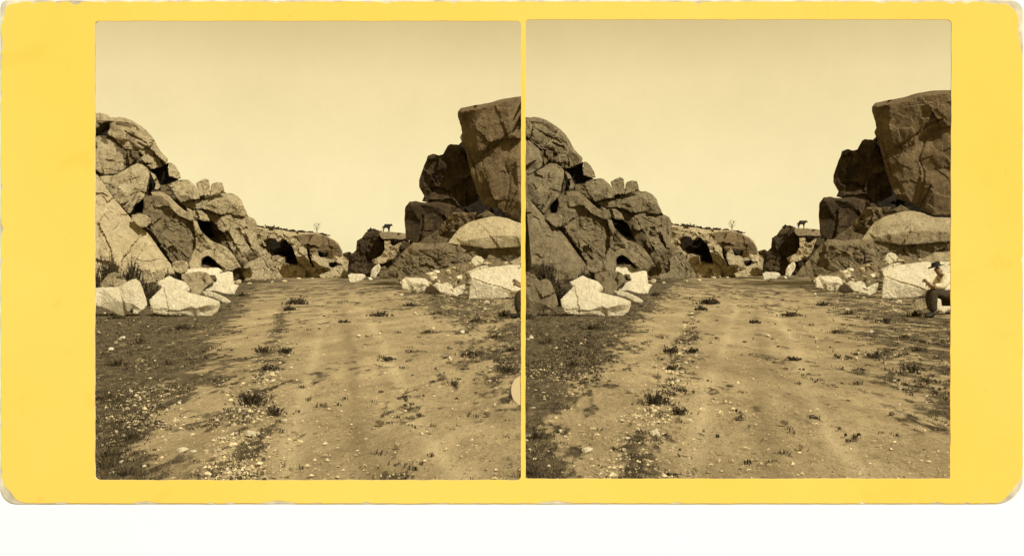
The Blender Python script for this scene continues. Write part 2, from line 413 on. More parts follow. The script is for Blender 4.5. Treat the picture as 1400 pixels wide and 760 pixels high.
# ------------------------------------------------------------------ the card that carries the two openings
def panel(name, loop, holes, Y, thick, mat, parent, step=40):
    """a board seen as loop (pixels) standing at distance Y; real thickness away from the camera"""
    pts = list(loop); ed = [(i, (i+1) % len(loop)) for i in range(len(loop))]
    for h in holes:
        s0 = len(pts); pts += h; ed += [(s0+i, s0+(i+1) % len(h)) for i in range(len(h))]
    v, _, fc, _, _, _ = delaunay_2d_cdt([Vector(p) for p in pts], ed, [], 1, 1e-5)
    P = np.array([(q.x, q.y) for q in v]); Cn = np.array([P[f].mean(0) for f in fc]); bad = np.zeros(len(fc), bool)
    for h in holes: bad |= inside(Cn, h)
    Fc = [f for f, b_ in zip(fc, bad) if not b_]
    V = place(P[:, 0], P[:, 1], Y); B = V.copy(); B[:, 1] += thick; n = len(V)
    cnt = {(f[i], f[(i+1) % len(f)]) for f in Fc for i in range(len(f))}
    rim = [(a, b) for a, b in cnt if (b, a) not in cnt]
    faces = [tuple(f[::-1]) for f in Fc]+[tuple(i+n for i in f) for f in Fc]+[(a, b, b+n, a+n) for a, b in rim]
    o = mesh_obj(name, np.concatenate([V, B]), faces, mat, parent, False)
    bm = bmesh.new(); bm.from_mesh(o.data); bmesh.ops.recalc_face_normals(bm, faces=bm.faces); bm.to_mesh(o.data); bm.free()
    return o
def rrect(x0, y0, x1, y1, r, jit=0., seed=0, n=8, inset=None):
    """rounded rectangle, r = radii tl, tr, br, bl, with a slightly wavering cut edge"""
    P = []
    for (cx, cy, rad, a0) in ((x0+r[0], y0+r[0], r[0], 180), (x1-r[1], y0+r[1], r[1], 270), (x1-r[2], y1-r[2], r[2], 0), (x0+r[3], y1-r[3], r[3], 90)):
        for k in range(n+1):
            a = math.radians(a0+90*k/n); P.append((cx+rad*math.cos(a), cy+rad*math.sin(a)))
    Q = []
    for i in range(len(P)):
        a, b = P[i], P[(i+1) % len(P)]; l = math.hypot(b[0]-a[0], b[1]-a[1]); k = max(1, int(l/3))
        for j in range(k):
            x = a[0]+(b[0]-a[0])*j/k; y = a[1]+(b[1]-a[1])*j/k
            if jit or inset:
                mx, my = (x0+x1)/2, (y0+y1)/2
                dx = -1 if x < x0+30 else 1 if x > x1-30 else 0; dy = -1 if y < y0+30 else 1 if y > y1-30 else 0
                jn = jit*float(fbm(np.array([x*.05]), np.array([y*.05]), seed, 4)[0])
                if inset: jn -= inset(x, y)
                l2 = max(1, math.hypot(dx, dy)); x += dx/l2*jn; y += dy/l2*jn
            Q.append((x, y))
    return Q
BD = 2.8
def yellow_mat():
    m, nt, b = mat_new('yellow_card_paper', .75); L = nt.links.new
    tc = N(nt, 'ShaderNodeTexCoord')
    def noise(sc, det, d=0.):
        n = N(nt, 'ShaderNodeTexNoise'); n.inputs['Scale'].default_value = sc; n.inputs['Detail'].default_value = det; n.inputs['Distortion'].default_value = d
        L(tc.outputs['Object'], n.inputs['Vector']); return n.outputs[0]
    def mr(i, a0, a1, b0, b1):
        n = N(nt, 'ShaderNodeMapRange')
        for k, v in enumerate((a0, a1, b0, b1)): n.inputs[k+1].default_value = v
        L(i, n.inputs[0]); return n.outputs[0]
    def mix(f, c1, c2):
        n = N(nt, 'ShaderNodeMixRGB'); L(f, n.inputs[0])
        for k, v in ((1, c1), (2, c2)):
            if isinstance(v, tuple): n.inputs[k].default_value = (*v, 1)
            else: L(v, n.inputs[k])
        return n.outputs[0]
    c = mix(mr(noise(1.1, 5, .3), .35, .65, 0, 1), (.90, .615, .125), (.90, .58, .095))
    c = mix(mr(noise(7, 7, .8), .6, .72, 0, .35), c, (.88, .51, .07))
    c = mix(mr(noise(22, 5, .4), .68, .76, 0, .35), c, (.78, .46, .06))
    L(c, b.inputs['Base Color'])
    bp = N(nt, 'ShaderNodeBump'); bp.inputs['Strength'].default_value = .12; bp.inputs['Distance'].default_value = .002; L(noise(60, 5), bp.inputs['Height']); L(bp.outputs[0], b.inputs['Normal'])
    return m
M['yellow'] = yellow_mat()
M['board'] = flat_mat('white_board', (.93, .95, .97), .8, .005, 2)
M['core'] = flat_mat('worn_grey_cardboard', (.60, .56, .42), .95, .28, 26)
M['disc'] = flat_mat('cream_paper', (.58, .47, .27), .9, .05, 4)
card = empty('stereograph_card', (0, BD, 0))
tag(card, 'wide yellow cardboard mount with two square openings, fixed to a plain white board', 'card')
def hole(gr, s=0): 
    a = rrect(130-gr, 29-gr, 712.3+min(gr, 1), 656+gr, (6, 6, 6, 7), .8, 21+s)
    b = rrect(718.6-min(gr, 1), 27-gr, 1301+gr, 654+gr, (5, 7, 2, 2), .8, 31+s)
    return [a, b]
h0 = hole(0)
# right opening leans a little: its right side is set slightly inward at the foot, as on the old mount
h0[1] = [(x-(y-27)/627*2.0 if x > 1200 else x, y) for x, y in h0[1]]
card_parts = []
card_parts.append(panel('backing_board', [(-90, -34), (1490, -34), (1490, HZ+F*EYE/BD+8), (-90, HZ+F*EYE/BD+8)], [[(x, y) for x, y in rrect(126, 25, 714, 660, (6,)*4)], [(x, y) for x, y in rrect(717, 23, 1305, 658, (6,)*4)]], BD+.0036, .016, M['board'], card))
card_parts.append(panel('cardboard_core', rrect(.6, .8, 1398.6, 688.0, (9, 17, 36, 22), .5, 5), [[(x, y) for x, y in h0[0]], [(x, y) for x, y in h0[1]]], BD+.0008, .0032, M['core'], card))
def peel(x, y):
    v = 7*max(0, float(fbm(np.array([x*.09]), np.array([y*.09]), 77, 4)[0]-.30))
    if y < 30: v += 1.6
    c = lambda cx, cy, r, a: a*max(0, 1-math.hypot(x-cx, y-cy)/r)
    v += c(6, 680, 30, 11)+c(1390, 12, 42, 9)+c(1396, 678, 34, 9)+c(10, 10, 26, 8)+c(104, 2, 9, 5)+c(8, 60, 16, 4)+c(1397, 50, 30, 5)+c(200, 688, 22, 3)+c(380, 688, 26, 4)+c(760, 688, 26, 4)
    return v
def grow(P, k):  # paper laps a hair inside the core's openings
    return P
card_parts.append(panel('yellow_paper', rrect(1.6, 1.2, 1397.8, 687.6, (10, 18, 38, 24), .6, 6, inset=peel), [[(x-(.5 if x < 400 else -.0), y) for x, y in h0[0]], h0[1]], BD, .0014, M['yellow'], card))
ang = [math.radians(a) for a in range(0, 360, 10)]
card_parts.append(panel('paper_disc', [(713.4+14.5*math.cos(a) if math.cos(a) < 0 else 713.4+1.2*math.cos(a), 533.5+19.5*math.sin(a)) for a in ang], [], BD+.0022, .0012, M['disc'], card))
for o in card_parts: o.location = (-card.location[0], -card.location[1], -card.location[2])

# ------------------------------------------------------------------ the quarry, traced once and built for each view
exec_rocks = []
def quarry(s):
    R = lambda *a, **k: rock(s, *a, **k)
    # left cliff: mass behind blackened for cleft shade, then each block
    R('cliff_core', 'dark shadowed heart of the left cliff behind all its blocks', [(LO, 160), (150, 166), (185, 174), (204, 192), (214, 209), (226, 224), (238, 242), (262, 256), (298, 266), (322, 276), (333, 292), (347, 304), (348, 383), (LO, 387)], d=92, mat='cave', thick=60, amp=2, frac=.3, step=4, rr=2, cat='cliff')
    D = 88
    R('cliff_bed', 'broken bedrock filling the joints between the blocks of the left cliff', [(LO, 161), (150, 165), (166, 166), (184, 170), (203, 188), (212, 204), (224, 216), (229, 226), (222, 234), (226, 252), (262, 252), (270, 262), (304, 262), (326, 270), (336, 292), (347, 303), (349, 330), (349, 382), (LO, 386)], d=D+.6, mat='mid', thick=24, frac=.4, cell=9, amp=2, step=2, rr=2,
      holes=[[(118, 180), (128, 176), (142, 167), (150, 166), (150, 177), (146, 186), (136, 186), (128, 190), (118, 192)], [(201, 233), (206, 231), (228, 224), (240, 243), (246, 246), (232, 252), (224, 255), (232, 262), (239, 273), (233, 272), (222, 262), (206, 262), (199, 266), (203, 250)], [(268, 299), (280, 301), (290, 306), (297, 318), (304, 333), (294, 334), (284, 325), (276, 318), (270, 308)], [(274, 372), (275, 356), (280, 350), (286, 350), (298, 360), (307, 372)], [(180, 289), (188, 276), (197, 270), (196, 285), (194, 292), (184, 294)]])
    R('cliff_block', 'rounded brow rock on the summit of the left cliff', [(LO, 157, -12), (128, 155, -10), (138, 154.5, -14), (147, 157, -14), (150, 160.5, -12), (158, 161, -14), (163, 160, -16), (172, 161.5, -16), (181, 165, -15), (191, 171.5, -14), (200, 178, -12), (207, 185, -12), (213, 195, -11), (218, 205, -10), (224, 212, -9), (229.5, 217, -8), (229, 222, -2), (219, 229, 4), (206, 231, 5), (200, 229, 4), (205, 224), (200, 223), (193, 222), (190, 219), (196, 213), (188, 207), (180, 204.5), (171, 203), (168, 200), (160, 193), (155, 188), (146, 184), (150, 176), (150.5, 166), (142, 168), (134, 173), (128, 177), (LO, 182)],
      d=D, inner=[(165, 172, 4), (182, 178, 6), (198, 190, 5), (207, 203, 5), (216, 214, 4), (158, 184, 2), (178, 193, 0), (190, 200, 8), (200, 212, -1), (208, 222, 9), (170, 187, 8)], mat='tan', thick=40, frac=.3, cell=18,
      cracks=[([(171, 180), (182, 187), (192, 191), (201, 197), (207, 196)], 1.6, 6), ([(189, 196), (196, 200), (203, 202)], 2.2, 8), ([(172, 202), (184, 203), (190, 206)], 1.2, 5), ([(160, 168), (185, 178), (203, 188)], 1.2, 3), ([(208, 213), (222, 214)], 1, 3), ([(158, 190), (170, 198)], 1.5, 4)])
    R('cliff_block', 'broad pale block high at the outer end of the left cliff', [(LO, 192), (128, 190), (135, 185.5), (143, 190), (152, 191), (160, 193.5), (168, 202), (172.5, 208), (173.5, 214), (177.5, 226, -3), (168, 233), (155, 238.5), (143, 239.5), (138, 237.5), (131, 232), (128, 229.5), (LO, 232)],
      d=D-1, inner=[(148, 203, 7), (138, 222, 3), (161, 216, 8), (150, 230, 9), (110, 215, 8)], mat='tan', thick=34, frac=.12, tilt=(-.15, .2))
    R('cliff_block', 'small brown wedge stone jammed between two pale cliff blocks', [(174, 205.5), (182, 205.5), (189.5, 208), (189, 216), (181, 222), (178, 225.5), (175, 214)], d=D-.5, mat='mid', thick=20, rr=2)
    R('cliff_block', 'smooth pale square block in the middle of the left cliff', [(136, 242), (143, 240.5), (155, 240), (168, 234), (180, 226.5), (187, 223.5), (194, 224.5), (200, 229), (204.5, 234), (204, 244), (201, 254), (200, 262), (193, 268), (186, 277), (178, 285), (172, 288), (160, 277), (150, 265), (142, 254)],
      d=D-3, inner=[(181, 237, 8), (160, 250, 7), (190, 252, 2), (172, 270, 7), (196, 236, 3)], mat='tan', thick=30, frac=.1, tilt=(.05, .22), cracks=[([(184, 259), (193, 262), (199, 264)], 1.3, 5), ([(150, 246), (163, 243)], 1, 2), ([(187, 266), (172, 287)], 1.1, 5)])
    R('cliff_block', 'thin pale shard standing in the dark cleft of the left cliff', [(205.5, 235), (212, 239), (216, 247), (219.5, 254), (216, 260), (211, 259), (213, 251), (209, 243)], d=D-1, mat='tan', thick=10, rr=1.5, frac=.1)
    R('cliff_block', 'pointed grey shard beneath the summit brow of the left cliff', [(232, 222), (236, 223), (241, 228), (246, 238), (247.5, 245), (238, 243), (231, 241), (229.5, 233)], d=D, mat='tan', thick=16, rr=2, frac=.05, tilt=(-.4, 0))
    R('cliff_block', 'charcoal wedge under the overhang of the left cliff', [(206, 232), (219, 230), (229, 223), (231, 222.5), (229, 233), (231, 241), (245, 244), (235, 248), (222, 253), (219, 248), (213, 240)], d=D+1, mat='cave', thick=16, rr=1, frac=.2, tilt=(.5, -.6))  # wedge blackened to stand in for the cave's shade
    R('rock_slab', 'great pale slanting slab at the foot of the left cliff', [(LO, 232, -26), (128, 234, -24), (134, 240, -24), (146, 258, -22), (158, 274, -19), (171, 289, -17), (180, 300, -15), (192, 311, -14), (203, 320, -13), (214, 335, -11), (225, 350, -8), (234, 362, -5), (239, 374, -2), (237, 386), (128, 388, 6), (LO, 388, 6)],
      d=D-8, inner=[(150, 290, -2), (165, 310, 0), (185, 330, 2), (205, 350, 3), (140, 330, 8), (160, 360, 10), (100, 300, 2), (190, 365, 8)], mat='light' if s == 'L' else 'tan', thick=40, frac=.1, cell=30, amp=1.0,
      cracks=[([(128, 266), (140, 265), (147, 269)], 1.6, 8), ([(182, 304), (200, 320), (222, 345), (236, 370)], 1.2, 3), ([(140, 292), (147, 300)], .8, 2), ([(150, 289), (155, 292)], .9, 3), ([(137, 305), (135, 325), (144, 340)], .9, 2.5), ([(160, 322), (166, 326)], .8, 2)])
    R('boulder', 'blunt stone perched on the edge of the slanting slab', [(180, 294), (189, 292.5), (200, 294), (206, 299), (206, 305), (200, 310.5), (193, 311), (186, 306), (180, 300)], d=D-7.4, mat='tan', thick=14, rr=4, frac=.2, tilt=(0, .4))
    R('cliff_block', 'slim pale splinter beside the smooth square block', [(173, 290), (180, 278), (188, 268), (198, 264), (197, 270), (189, 277), (183, 284), (178, 292)], d=D-4, mat='tan', thick=12, rr=1.5, frac=.1)
    R('cliff_block', 'scooped brown rock face with curved top in the left cliff', [(196, 273, 2), (200, 268, 3), (212, 267, 4), (222, 268.5, 4), (230, 275, 4), (235, 285, 4), (245, 294, 4), (258, 300.5, 4), (266, 303, 4), (268, 312, 2), (267, 335), (272, 357), (262, 366), (250, 368), (240, 364), (233, 357), (225, 341), (214, 326), (206, 314), (207, 303), (205, 297), (196, 292), (197, 280)],
      d=D-4, inner=[(206, 280, -1), (220, 283, -4), (230, 297, -4), (215, 303, -4), (235, 312, 0), (250, 318, 3), (240, 340, 5), (255, 350, 7)], mat='russet', thick=30, frac=.22, cell=11, amp=1.8,
      cracks=[([(225, 326), (240, 338), (258, 355)], 1.0, 3), ([(222, 335), (240, 352), (248, 362)], 1.1, 4), ([(232, 322), (250, 325), (262, 318)], .9, 2), ([(230, 312), (248, 308)], .9, 2), ([(214, 330), (230, 352)], 1, 3), ([(236, 330), (262, 350)], .9, 2.5)])
    R('rock_ledge', 'light curved ledge capping the scooped rock face', [(206, 263), (220, 262), (232, 268), (240, 277), (250, 286), (263, 294), (266, 302), (258, 301), (245, 295), (235, 287), (228, 275), (220, 269), (210, 268)], d=D-4, mat='tan', thick=20, rr=1.8, frac=.1, tilt=(0, .3), cracks=[([(236, 271), (246, 279)], 1.6, 7)])
    R('cliff_block', 'brown wedge face behind the light curved ledge', [(219, 254), (226, 252.5), (231, 257), (236, 265), (241, 274), (233, 268), (221, 263)], d=D-2, mat='mid', thick=14, rr=1.5)
    R('cliff_block', 'large squared block leaning on the cliff shoulder', [(226.5, 254, -2), (240, 248, -6), (253, 245, -8), (258, 246, -7), (266, 253, -3), (272, 263, -2), (273, 272), (262, 273), (248, 277), (245, 275), (240, 270), (235, 262), (231, 257)], d=D-1, inner=[(235, 259, 2), (250, 251, 3), (262, 256, 3), (252, 266, 6)], mat='tan', thick=20, rr=2.5, frac=.08)
    R('cliff_block', 'upright twin stone on the cliff shoulder, taller of the two', [(268, 250), (275, 246.5), (281, 244), (286, 247), (287, 254), (286.5, 268), (278, 267), (273, 269), (270, 259)], d=D, mat='tan', thick=14, rr=2.5, frac=.15, cracks=[([(277, 255), (278, 266)], .9, 2)])
    R('cliff_block', 'rounded twin stone on the cliff shoulder, lower of the two', [(288, 256), (290, 251), (297, 249), (304, 250), (306, 256), (307.5, 263), (300, 264), (294, 265.5), (288, 268)], d=D, mat='tan', thick=14, rr=3, frac=.2)
    R('rock_slab', 'long sloping slab below the twin stones', [(246, 278, -2), (262, 275.5, -5), (272, 274, -6), (290, 268.5, -8), (305, 264, -10), (316, 264, -9), (324, 268, -6), (331, 275, -4), (333.5, 283), (338.5, 294), (330, 296), (315, 292), (305, 293), (297, 293), (287, 288), (275, 285), (265, 286), (254, 283)], d=D+.4, inner=[(285, 277, 3), (310, 272, 4), (322, 280, 4)], mat='tan', thick=26, frac=.2, cell=12, cracks=[([(262, 284), (275, 282)], 1, 2), ([(318, 270), (322, 290)], .8, 2)])
    R('cliff_block', 'rough sunlit buttress with vertical edge ending the left cliff', [(277, 284, -2), (287, 287), (297, 292), (305, 291), (316, 290), (330, 294, -4), (340, 296, -5), (348, 300, -8), (351, 306, -10), (351.5, 322, -10), (350.5, 338, -9), (348, 354, -8), (340, 364, -2), (331, 366), (322, 352), (315, 340), (312, 328), (305, 318), (298, 312), (290, 303), (283, 294)],
      d=D+1, inner=[(298, 301, 7), (312, 298, 8), (316, 309, 2), (330, 303, 8), (337, 300, 7), (337, 320, 8), (337, 345, 7), (325, 325, -1), (322, 342, 3), (343, 312, 0), (344, 335, -1)], mat='tan', thick=40, frac=.25, cell=13, amp=1.8,
      cracks=[([(292, 292), (305, 305), (312, 322)], 1.1, 3), ([(310, 292), (320, 302), (336, 302)], 1.1, 3), ([(318, 333), (330, 337), (336, 335)], 1.2, 4), ([(304, 296), (330, 310)], .9, 2)],
      holes=[[(300, 318), (305, 318), (311, 326), (313, 331), (306, 330)]])
    R('cliff_block', 'small rounded stone above the black slit cave', [(261, 291), (266, 287), (276, 288), (283, 294), (287, 303), (280, 302), (272, 300), (266, 297)], d=D-3, mat='tan', thick=14, rr=3)
    R('rock_slab', 'ragged slab running down under the black slit cave', [(255, 284), (262, 287), (262, 296), (268, 301), (272, 312), (282, 324), (292, 331), (305, 336), (314, 342), (322, 352), (330, 366), (322, 368), (310, 364), (298, 350), (290, 344), (282, 342), (275, 345), (268, 340), (267, 318), (264, 304), (257, 298)],
      d=D-4, inner=[(270, 318, 5), (275, 334, -1), (287, 333, 6), (297, 344, 0), (308, 346, 6), (316, 358, 2)], mat='tan', thick=20, frac=.3, cell=10, cracks=[([(272, 320), (282, 334)], .9, 3), ([(290, 336), (310, 352)], .9, 3)])
    R('rock_slab', 'overhanging slab roofing the low black hollow', [(266, 340), (274, 346), (278, 342.5), (284, 341), (295, 343), (306, 348), (316, 356), (324, 364), (318, 370), (307, 369), (299, 361), (292, 354), (285, 349.5), (279, 351), (275, 356), (274, 372), (262, 372), (258, 360), (262, 350)], d=D-7, mat='tan', thick=24, rr=2, frac=.15, tilt=(0, .15), cracks=[([(290, 347), (312, 362)], .8, 2)])
    R('rock_slab', 'smooth leaning slab at the road end of the left cliff', [(340, 353), (348, 350), (357, 353), (366, 362), (374, 374), (378, 382), (352, 383), (336, 383), (330, 372), (332, 362)], d=D+1, mat='tan', thick=18, rr=2, frac=.1, tilt=(-.1, .2), cracks=[([(357, 352), (366, 365), (377, 379)], 1.0, 5)])
    R('rock_slab', 'second leaning slab, beyond the smooth one', [(348, 334), (355, 337), (362, 342), (372, 356), (382, 372), (388, 381), (379, 382), (368, 363), (358, 352), (349, 349)], d=D+6, mat='tan', thick=18, rr=2, frac=.15, tilt=(-.1, .2))
    R('rock_slab', 'small ribbed stone at the foot of the buttress', [(336, 352), (342, 345), (352, 343), (357, 350), (350, 354), (340, 358)], d=D-1, mat='mid', thick=14, rr=2, frac=.3, cell=6)
    # far cliff on the left of the road
    DF = 128
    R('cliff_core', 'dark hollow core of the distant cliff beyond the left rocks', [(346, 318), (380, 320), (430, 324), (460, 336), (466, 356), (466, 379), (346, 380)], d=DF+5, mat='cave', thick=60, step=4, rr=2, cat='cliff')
    R('quarry_face', 'distant broken quarry face with a black cave mouth', [(346, 309, -4), (362, 312, -6), (380, 314, -6), (400, 317, -6), (420, 318, -6), (433, 319, -7), (447, 323, -8), (457, 328, -8), (464, 334, -8), (468, 342, -8), (470, 352, -5), (477, 358), (480, 379), (420, 381), (346, 384)],
      d=DF, inner=[(370, 318, 3), (400, 322, 3), (425, 328, 4), (450, 332, 4), (440, 350, -2), (425, 347, 0), (458, 352, -4), (410, 365, 4), (440, 368, 5), (465, 372, 6), (380, 368, 6)], mat='tan', thick=50, frac=.35, cell=9, amp=1.6, step=1.5,
      holes=[[(360, 329), (366, 325), (376, 326), (380, 331), (386, 326), (391, 328), (400, 337), (404, 349), (408.5, 363), (397, 363.5), (388, 361), (388, 353), (378, 350), (368, 350), (362, 340)], [(419, 338), (422, 337), (424, 350), (430, 366), (427, 366), (421, 352)], [(434, 345), (441, 344), (450, 346), (446, 352), (438, 352)], [(450, 359), (460, 358), (461, 363), (455, 367), (450, 364)], [(356, 330), (359, 332), (366, 346), (363, 346)]],
      cracks=[([(408, 322), (420, 326), (456, 330)], 1, 2), ([(430, 350), (466, 348)], .9, 2), ([(436, 373), (460, 370)], .9, 3), ([(350, 318), (376, 320)], .9, 2), ([(456, 328), (457, 348)], .9, 3)])
    R('quarry_face', 'dark weathered cap on the distant cliff below the bare tree', [(404, 322.5), (412, 320.5), (432, 320), (447, 324), (457, 329), (463, 335), (467, 343), (468, 351), (456, 350), (450, 344), (436, 343), (424, 342), (416, 334), (408, 330)], d=DF-4, mat='umber', thick=20, frac=.2, cell=10, rr=2)
    R('quarry_face', 'farthest rock outcrop where the road bends away', [(458, 356), (462, 350), (470, 346), (478, 344), (486, 350), (492, 378), (458, 379)], d=DF+18, mat='mid', thick=40, frac=.4, cell=7, rr=2)
    R('rock_slab', 'pale rubble shelf at the foot of the farthest outcrop', [(436, 376), (452, 370), (468, 368), (476, 372), (480, 379), (440, 380)], d=DF-8, mat='tan', thick=20, frac=.3, cell=6, rr=1.5)
    # far rock with the ox
    DX = 118
    R('quarry_face', 'dark jagged crag that the ox stands on', [(474, 378, -4), (477, 355, -6), (481, 347, -6), (487, 342, -6), (488, 329, -6), (495, 325, -5), (500, 318, -5), (506, 314.5, -6), (515, 314, -8), (521, 317, -8), (536, 317, -8), (558, 320, -8), (562, 338, -2), (556, 350), (545, 362), (532, 372), (520, 378), (500, 379)],
      d=DX, inner=[(500, 335, 2), (510, 325, 2), (505, 355, 0), (525, 345, 4), (520, 362, 4), (535, 350, 4), (545, 335, 3)], mat='dark', thick=60, frac=.5, cell=9, amp=2, cracks=[([(520, 329), (535, 328), (556, 330)], 1.5, 5)])
    R('rock_ledge', 'light flat ledge under the hooves of the ox', [(519, 317.5, -8), (536, 317.2, -8), (556, 319.5, -8), (556, 325, 2), (548, 327.5, 4), (536, 326.5, 4), (524, 327, 2), (520, 323)], d=DX-2, mat='russet', thick=24, frac=.15, cell=8, rr=1.2)
    R('rock_slab', 'light broken face under the ledge of the ox', [(525, 329), (534, 328), (536, 336), (541, 335), (549, 330), (546, 340), (540, 352), (534, 356), (524, 360), (512, 362), (508, 356), (520, 350), (526, 342)], d=DX-2, mat='tan', thick=14, frac=.4, cell=6, rr=1.5)
    # right cliff
    DR = 70
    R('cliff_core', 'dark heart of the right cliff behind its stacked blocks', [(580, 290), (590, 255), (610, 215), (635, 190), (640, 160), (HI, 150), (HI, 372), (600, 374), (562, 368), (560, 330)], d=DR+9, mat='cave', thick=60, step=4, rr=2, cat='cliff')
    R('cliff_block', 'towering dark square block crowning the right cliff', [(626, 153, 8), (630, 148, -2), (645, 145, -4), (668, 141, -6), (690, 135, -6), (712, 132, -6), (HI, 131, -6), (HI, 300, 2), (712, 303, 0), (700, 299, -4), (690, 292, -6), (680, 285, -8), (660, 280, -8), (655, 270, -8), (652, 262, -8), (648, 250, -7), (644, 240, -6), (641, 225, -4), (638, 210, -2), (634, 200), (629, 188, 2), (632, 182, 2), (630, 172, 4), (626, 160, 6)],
      d=DR, inner=[(633, 153, 22), (650, 149.5, 24), (670, 146, 26), (692, 140, 28), (716, 137, 30), (650, 180, 20), (680, 180, 19), (655, 205, 15), (685, 192, 14), (700, 184, 14), (662, 212, 5), (690, 200, 4), (710, 190, 3), (670, 240, 8), (685, 215, 7), (692, 250, -2), (660, 250, 4), (672, 270, -2), (700, 240, -3), (706, 215, 6), (709, 260, 6), (740, 180, 14), (760, 240, 4)], mat='umber', thick=60, frac=.08, cell=30, amp=1.4, step=1.9,
      cracks=[([(658, 210), (668, 205), (680, 197), (692, 186), (704, 178), (722, 172)], 2.0, 3), ([(700, 196), (694, 212), (690, 226), (697, 244), (696, 262), (690, 288)], 2.4, 3), ([(640, 202), (648, 228), (652, 246)], 1.6, 4), ([(656, 204), (660, 228), (668, 250)], 1.0, 2), ([(706, 262), (692, 292)], 1.5, 4)])
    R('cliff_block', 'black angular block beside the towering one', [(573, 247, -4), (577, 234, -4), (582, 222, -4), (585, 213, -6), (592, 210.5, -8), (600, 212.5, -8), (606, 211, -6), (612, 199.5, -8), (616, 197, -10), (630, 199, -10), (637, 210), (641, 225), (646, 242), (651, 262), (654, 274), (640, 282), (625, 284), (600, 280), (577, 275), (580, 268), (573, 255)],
      d=DR+2, inner=[(588, 217, 8), (600, 218, 8), (614, 205, 8), (630, 205, 8), (590, 245, 6), (620, 235, 4), (600, 262, -4), (635, 262, -4)], mat='dark', thick=40, frac=.35, cell=13, amp=2)
    R('cliff_block', 'dark cube with a thin sunlit top on the right cliff', [(554, 284, -8), (560, 275.5, -10), (568, 275, -12), (580, 277, -14), (600, 276, -18), (618, 280, -18), (634, 286, -16), (638, 294, -10), (626, 302), (612, 306), (602, 313), (598, 324), (585, 332), (566, 334), (555, 324, -6), (553, 300, -8)],
      d=DR+1, inner=[(562, 280, 6), (580, 280, 9), (600, 284, 10), (625, 288, 8), (575, 305, 5), (590, 315, 2)], mat='dark', thick=36, frac=.12, cell=20, rr=2)
    R('cliff_block', 'brown broken block tucked under the dark cube', [(600, 311), (607, 304), (613, 296), (620, 290), (640, 291), (652, 290), (647, 301), (634, 310), (624, 320), (613, 326), (600, 324)], d=DR-1, inner=[(618, 300, 5), (614, 315, 4)], mat='umber', thick=24, frac=.3, cell=10, tilt=(.2, -.2))
    R('rock_slab', 'thin lighter slab lying under the brown broken block', [(578, 327), (590, 320), (599, 314), (601, 323), (613, 326), (620, 326), (616, 333), (590, 334), (570, 334)], d=DR-2, mat='mid', thick=16, frac=.15, rr=1.5)
    R('cliff_block', 'low grey wedge behind the smooth bright boulder', [(626, 310), (633, 299), (650, 296), (660, 291), (666, 287), (672, 291), (680, 296), (690, 303), (660, 306), (640, 310)], d=DR-1, inner=[(660, 297, 4)], mat='mid', thick=20, frac=.1, rr=1.5)
    R('boulder', 'huge smooth sloping boulder, sunlit on its upper side', [(612, 333, -6), (620, 322, -10), (628, 312, -14), (640, 304.5, -17), (655, 300, -19), (670, 296.5, -20), (682, 296, -20), (695, 299, -20), (705, 303, -19), (712, 305, -18), (HI, 310, -16), (HI, 337, 0), (712, 337, 1), (690, 339, 1), (670, 340, 1), (650, 338, 0), (630, 335, -3)],
      d=DR-6, inner=[(640, 318, -3), (660, 312, -4), (685, 310, -4), (706, 315, -4), (632, 330, 0), (650, 326, 5), (670, 323, 6), (690, 322, 6), (712, 323, 6)], mat='light' if s == 'L' else 'tan', thick=44, frac=.03, cell=24, amp=1.0, step=1.9, rr=2, cracks=[([(640, 325), (665, 322), (690, 327)], .8, 1), ([(650, 316), (690, 314)], .8, .8)])
    R('boulder', 'furrowed brown boulder running under the sunlit sloping one', [(520, 380, -4), (530, 368, -6), (540, 358, -6), (548, 348, -6), (558, 338, -7), (565, 331.5, -8), (590, 333, -8), (613, 331.5, -6), (630, 333.5, -4), (650, 336.5, -1), (670, 338, 0), (690, 337, 0), (712, 335, 0), (HI, 334, 0), (HI, 356, -8), (712, 358, -12), (695, 362, -13), (680, 366, -12), (665, 370, -9), (652, 374, -6), (632, 378), (600, 379), (575, 380), (548, 381)],
      d=DR-5.9, inner=[(565, 340, 4), (590, 340, 6), (615, 342, 4), (560, 358, 4), (590, 358, 4), (625, 355, 0), (600, 370, -2), (570, 372, 1), (650, 346, -5), (680, 348, -7), (705, 346, -7)], mat='russet', thick=40, frac=.22, cell=8, amp=1.8, rr=1.5,
      cracks=[([(570, 342), (590, 352), (606, 368)], .9, 2), ([(560, 350), (580, 360), (592, 374)], .9, 2), ([(590, 338), (612, 350), (640, 358)], .9, 2), ([(548, 358), (562, 372)], .9, 2)])
    # loose stones left of the road
    P_ = 'pale' if s == 'L' else 'tan'
    R('boulder', 'wedge shaped boulder at the outer end of the loose left row', [(LO, 393), (128, 393, -12), (140, 393, -12), (162, 392, -11), (172, 386, -12), (180, 382, -12), (186, 381, -12), (191, 385, -8), (196, 396, -8), (200, 410, -6), (201, 417, -4), (195, 424, -1), (187, 430), (182, 429), (181, 423), (175, 428), (170, 432.5), (160, 431), (150, 425), (138, 420), (128, 418), (LO, 418)],
      base=432, inner=[(181, 398, 6), (181, 415, 7), (150, 402, 3), (165, 412, 7)], mat=P_, thick=60, frac=.06, cell=24, amp=.8)
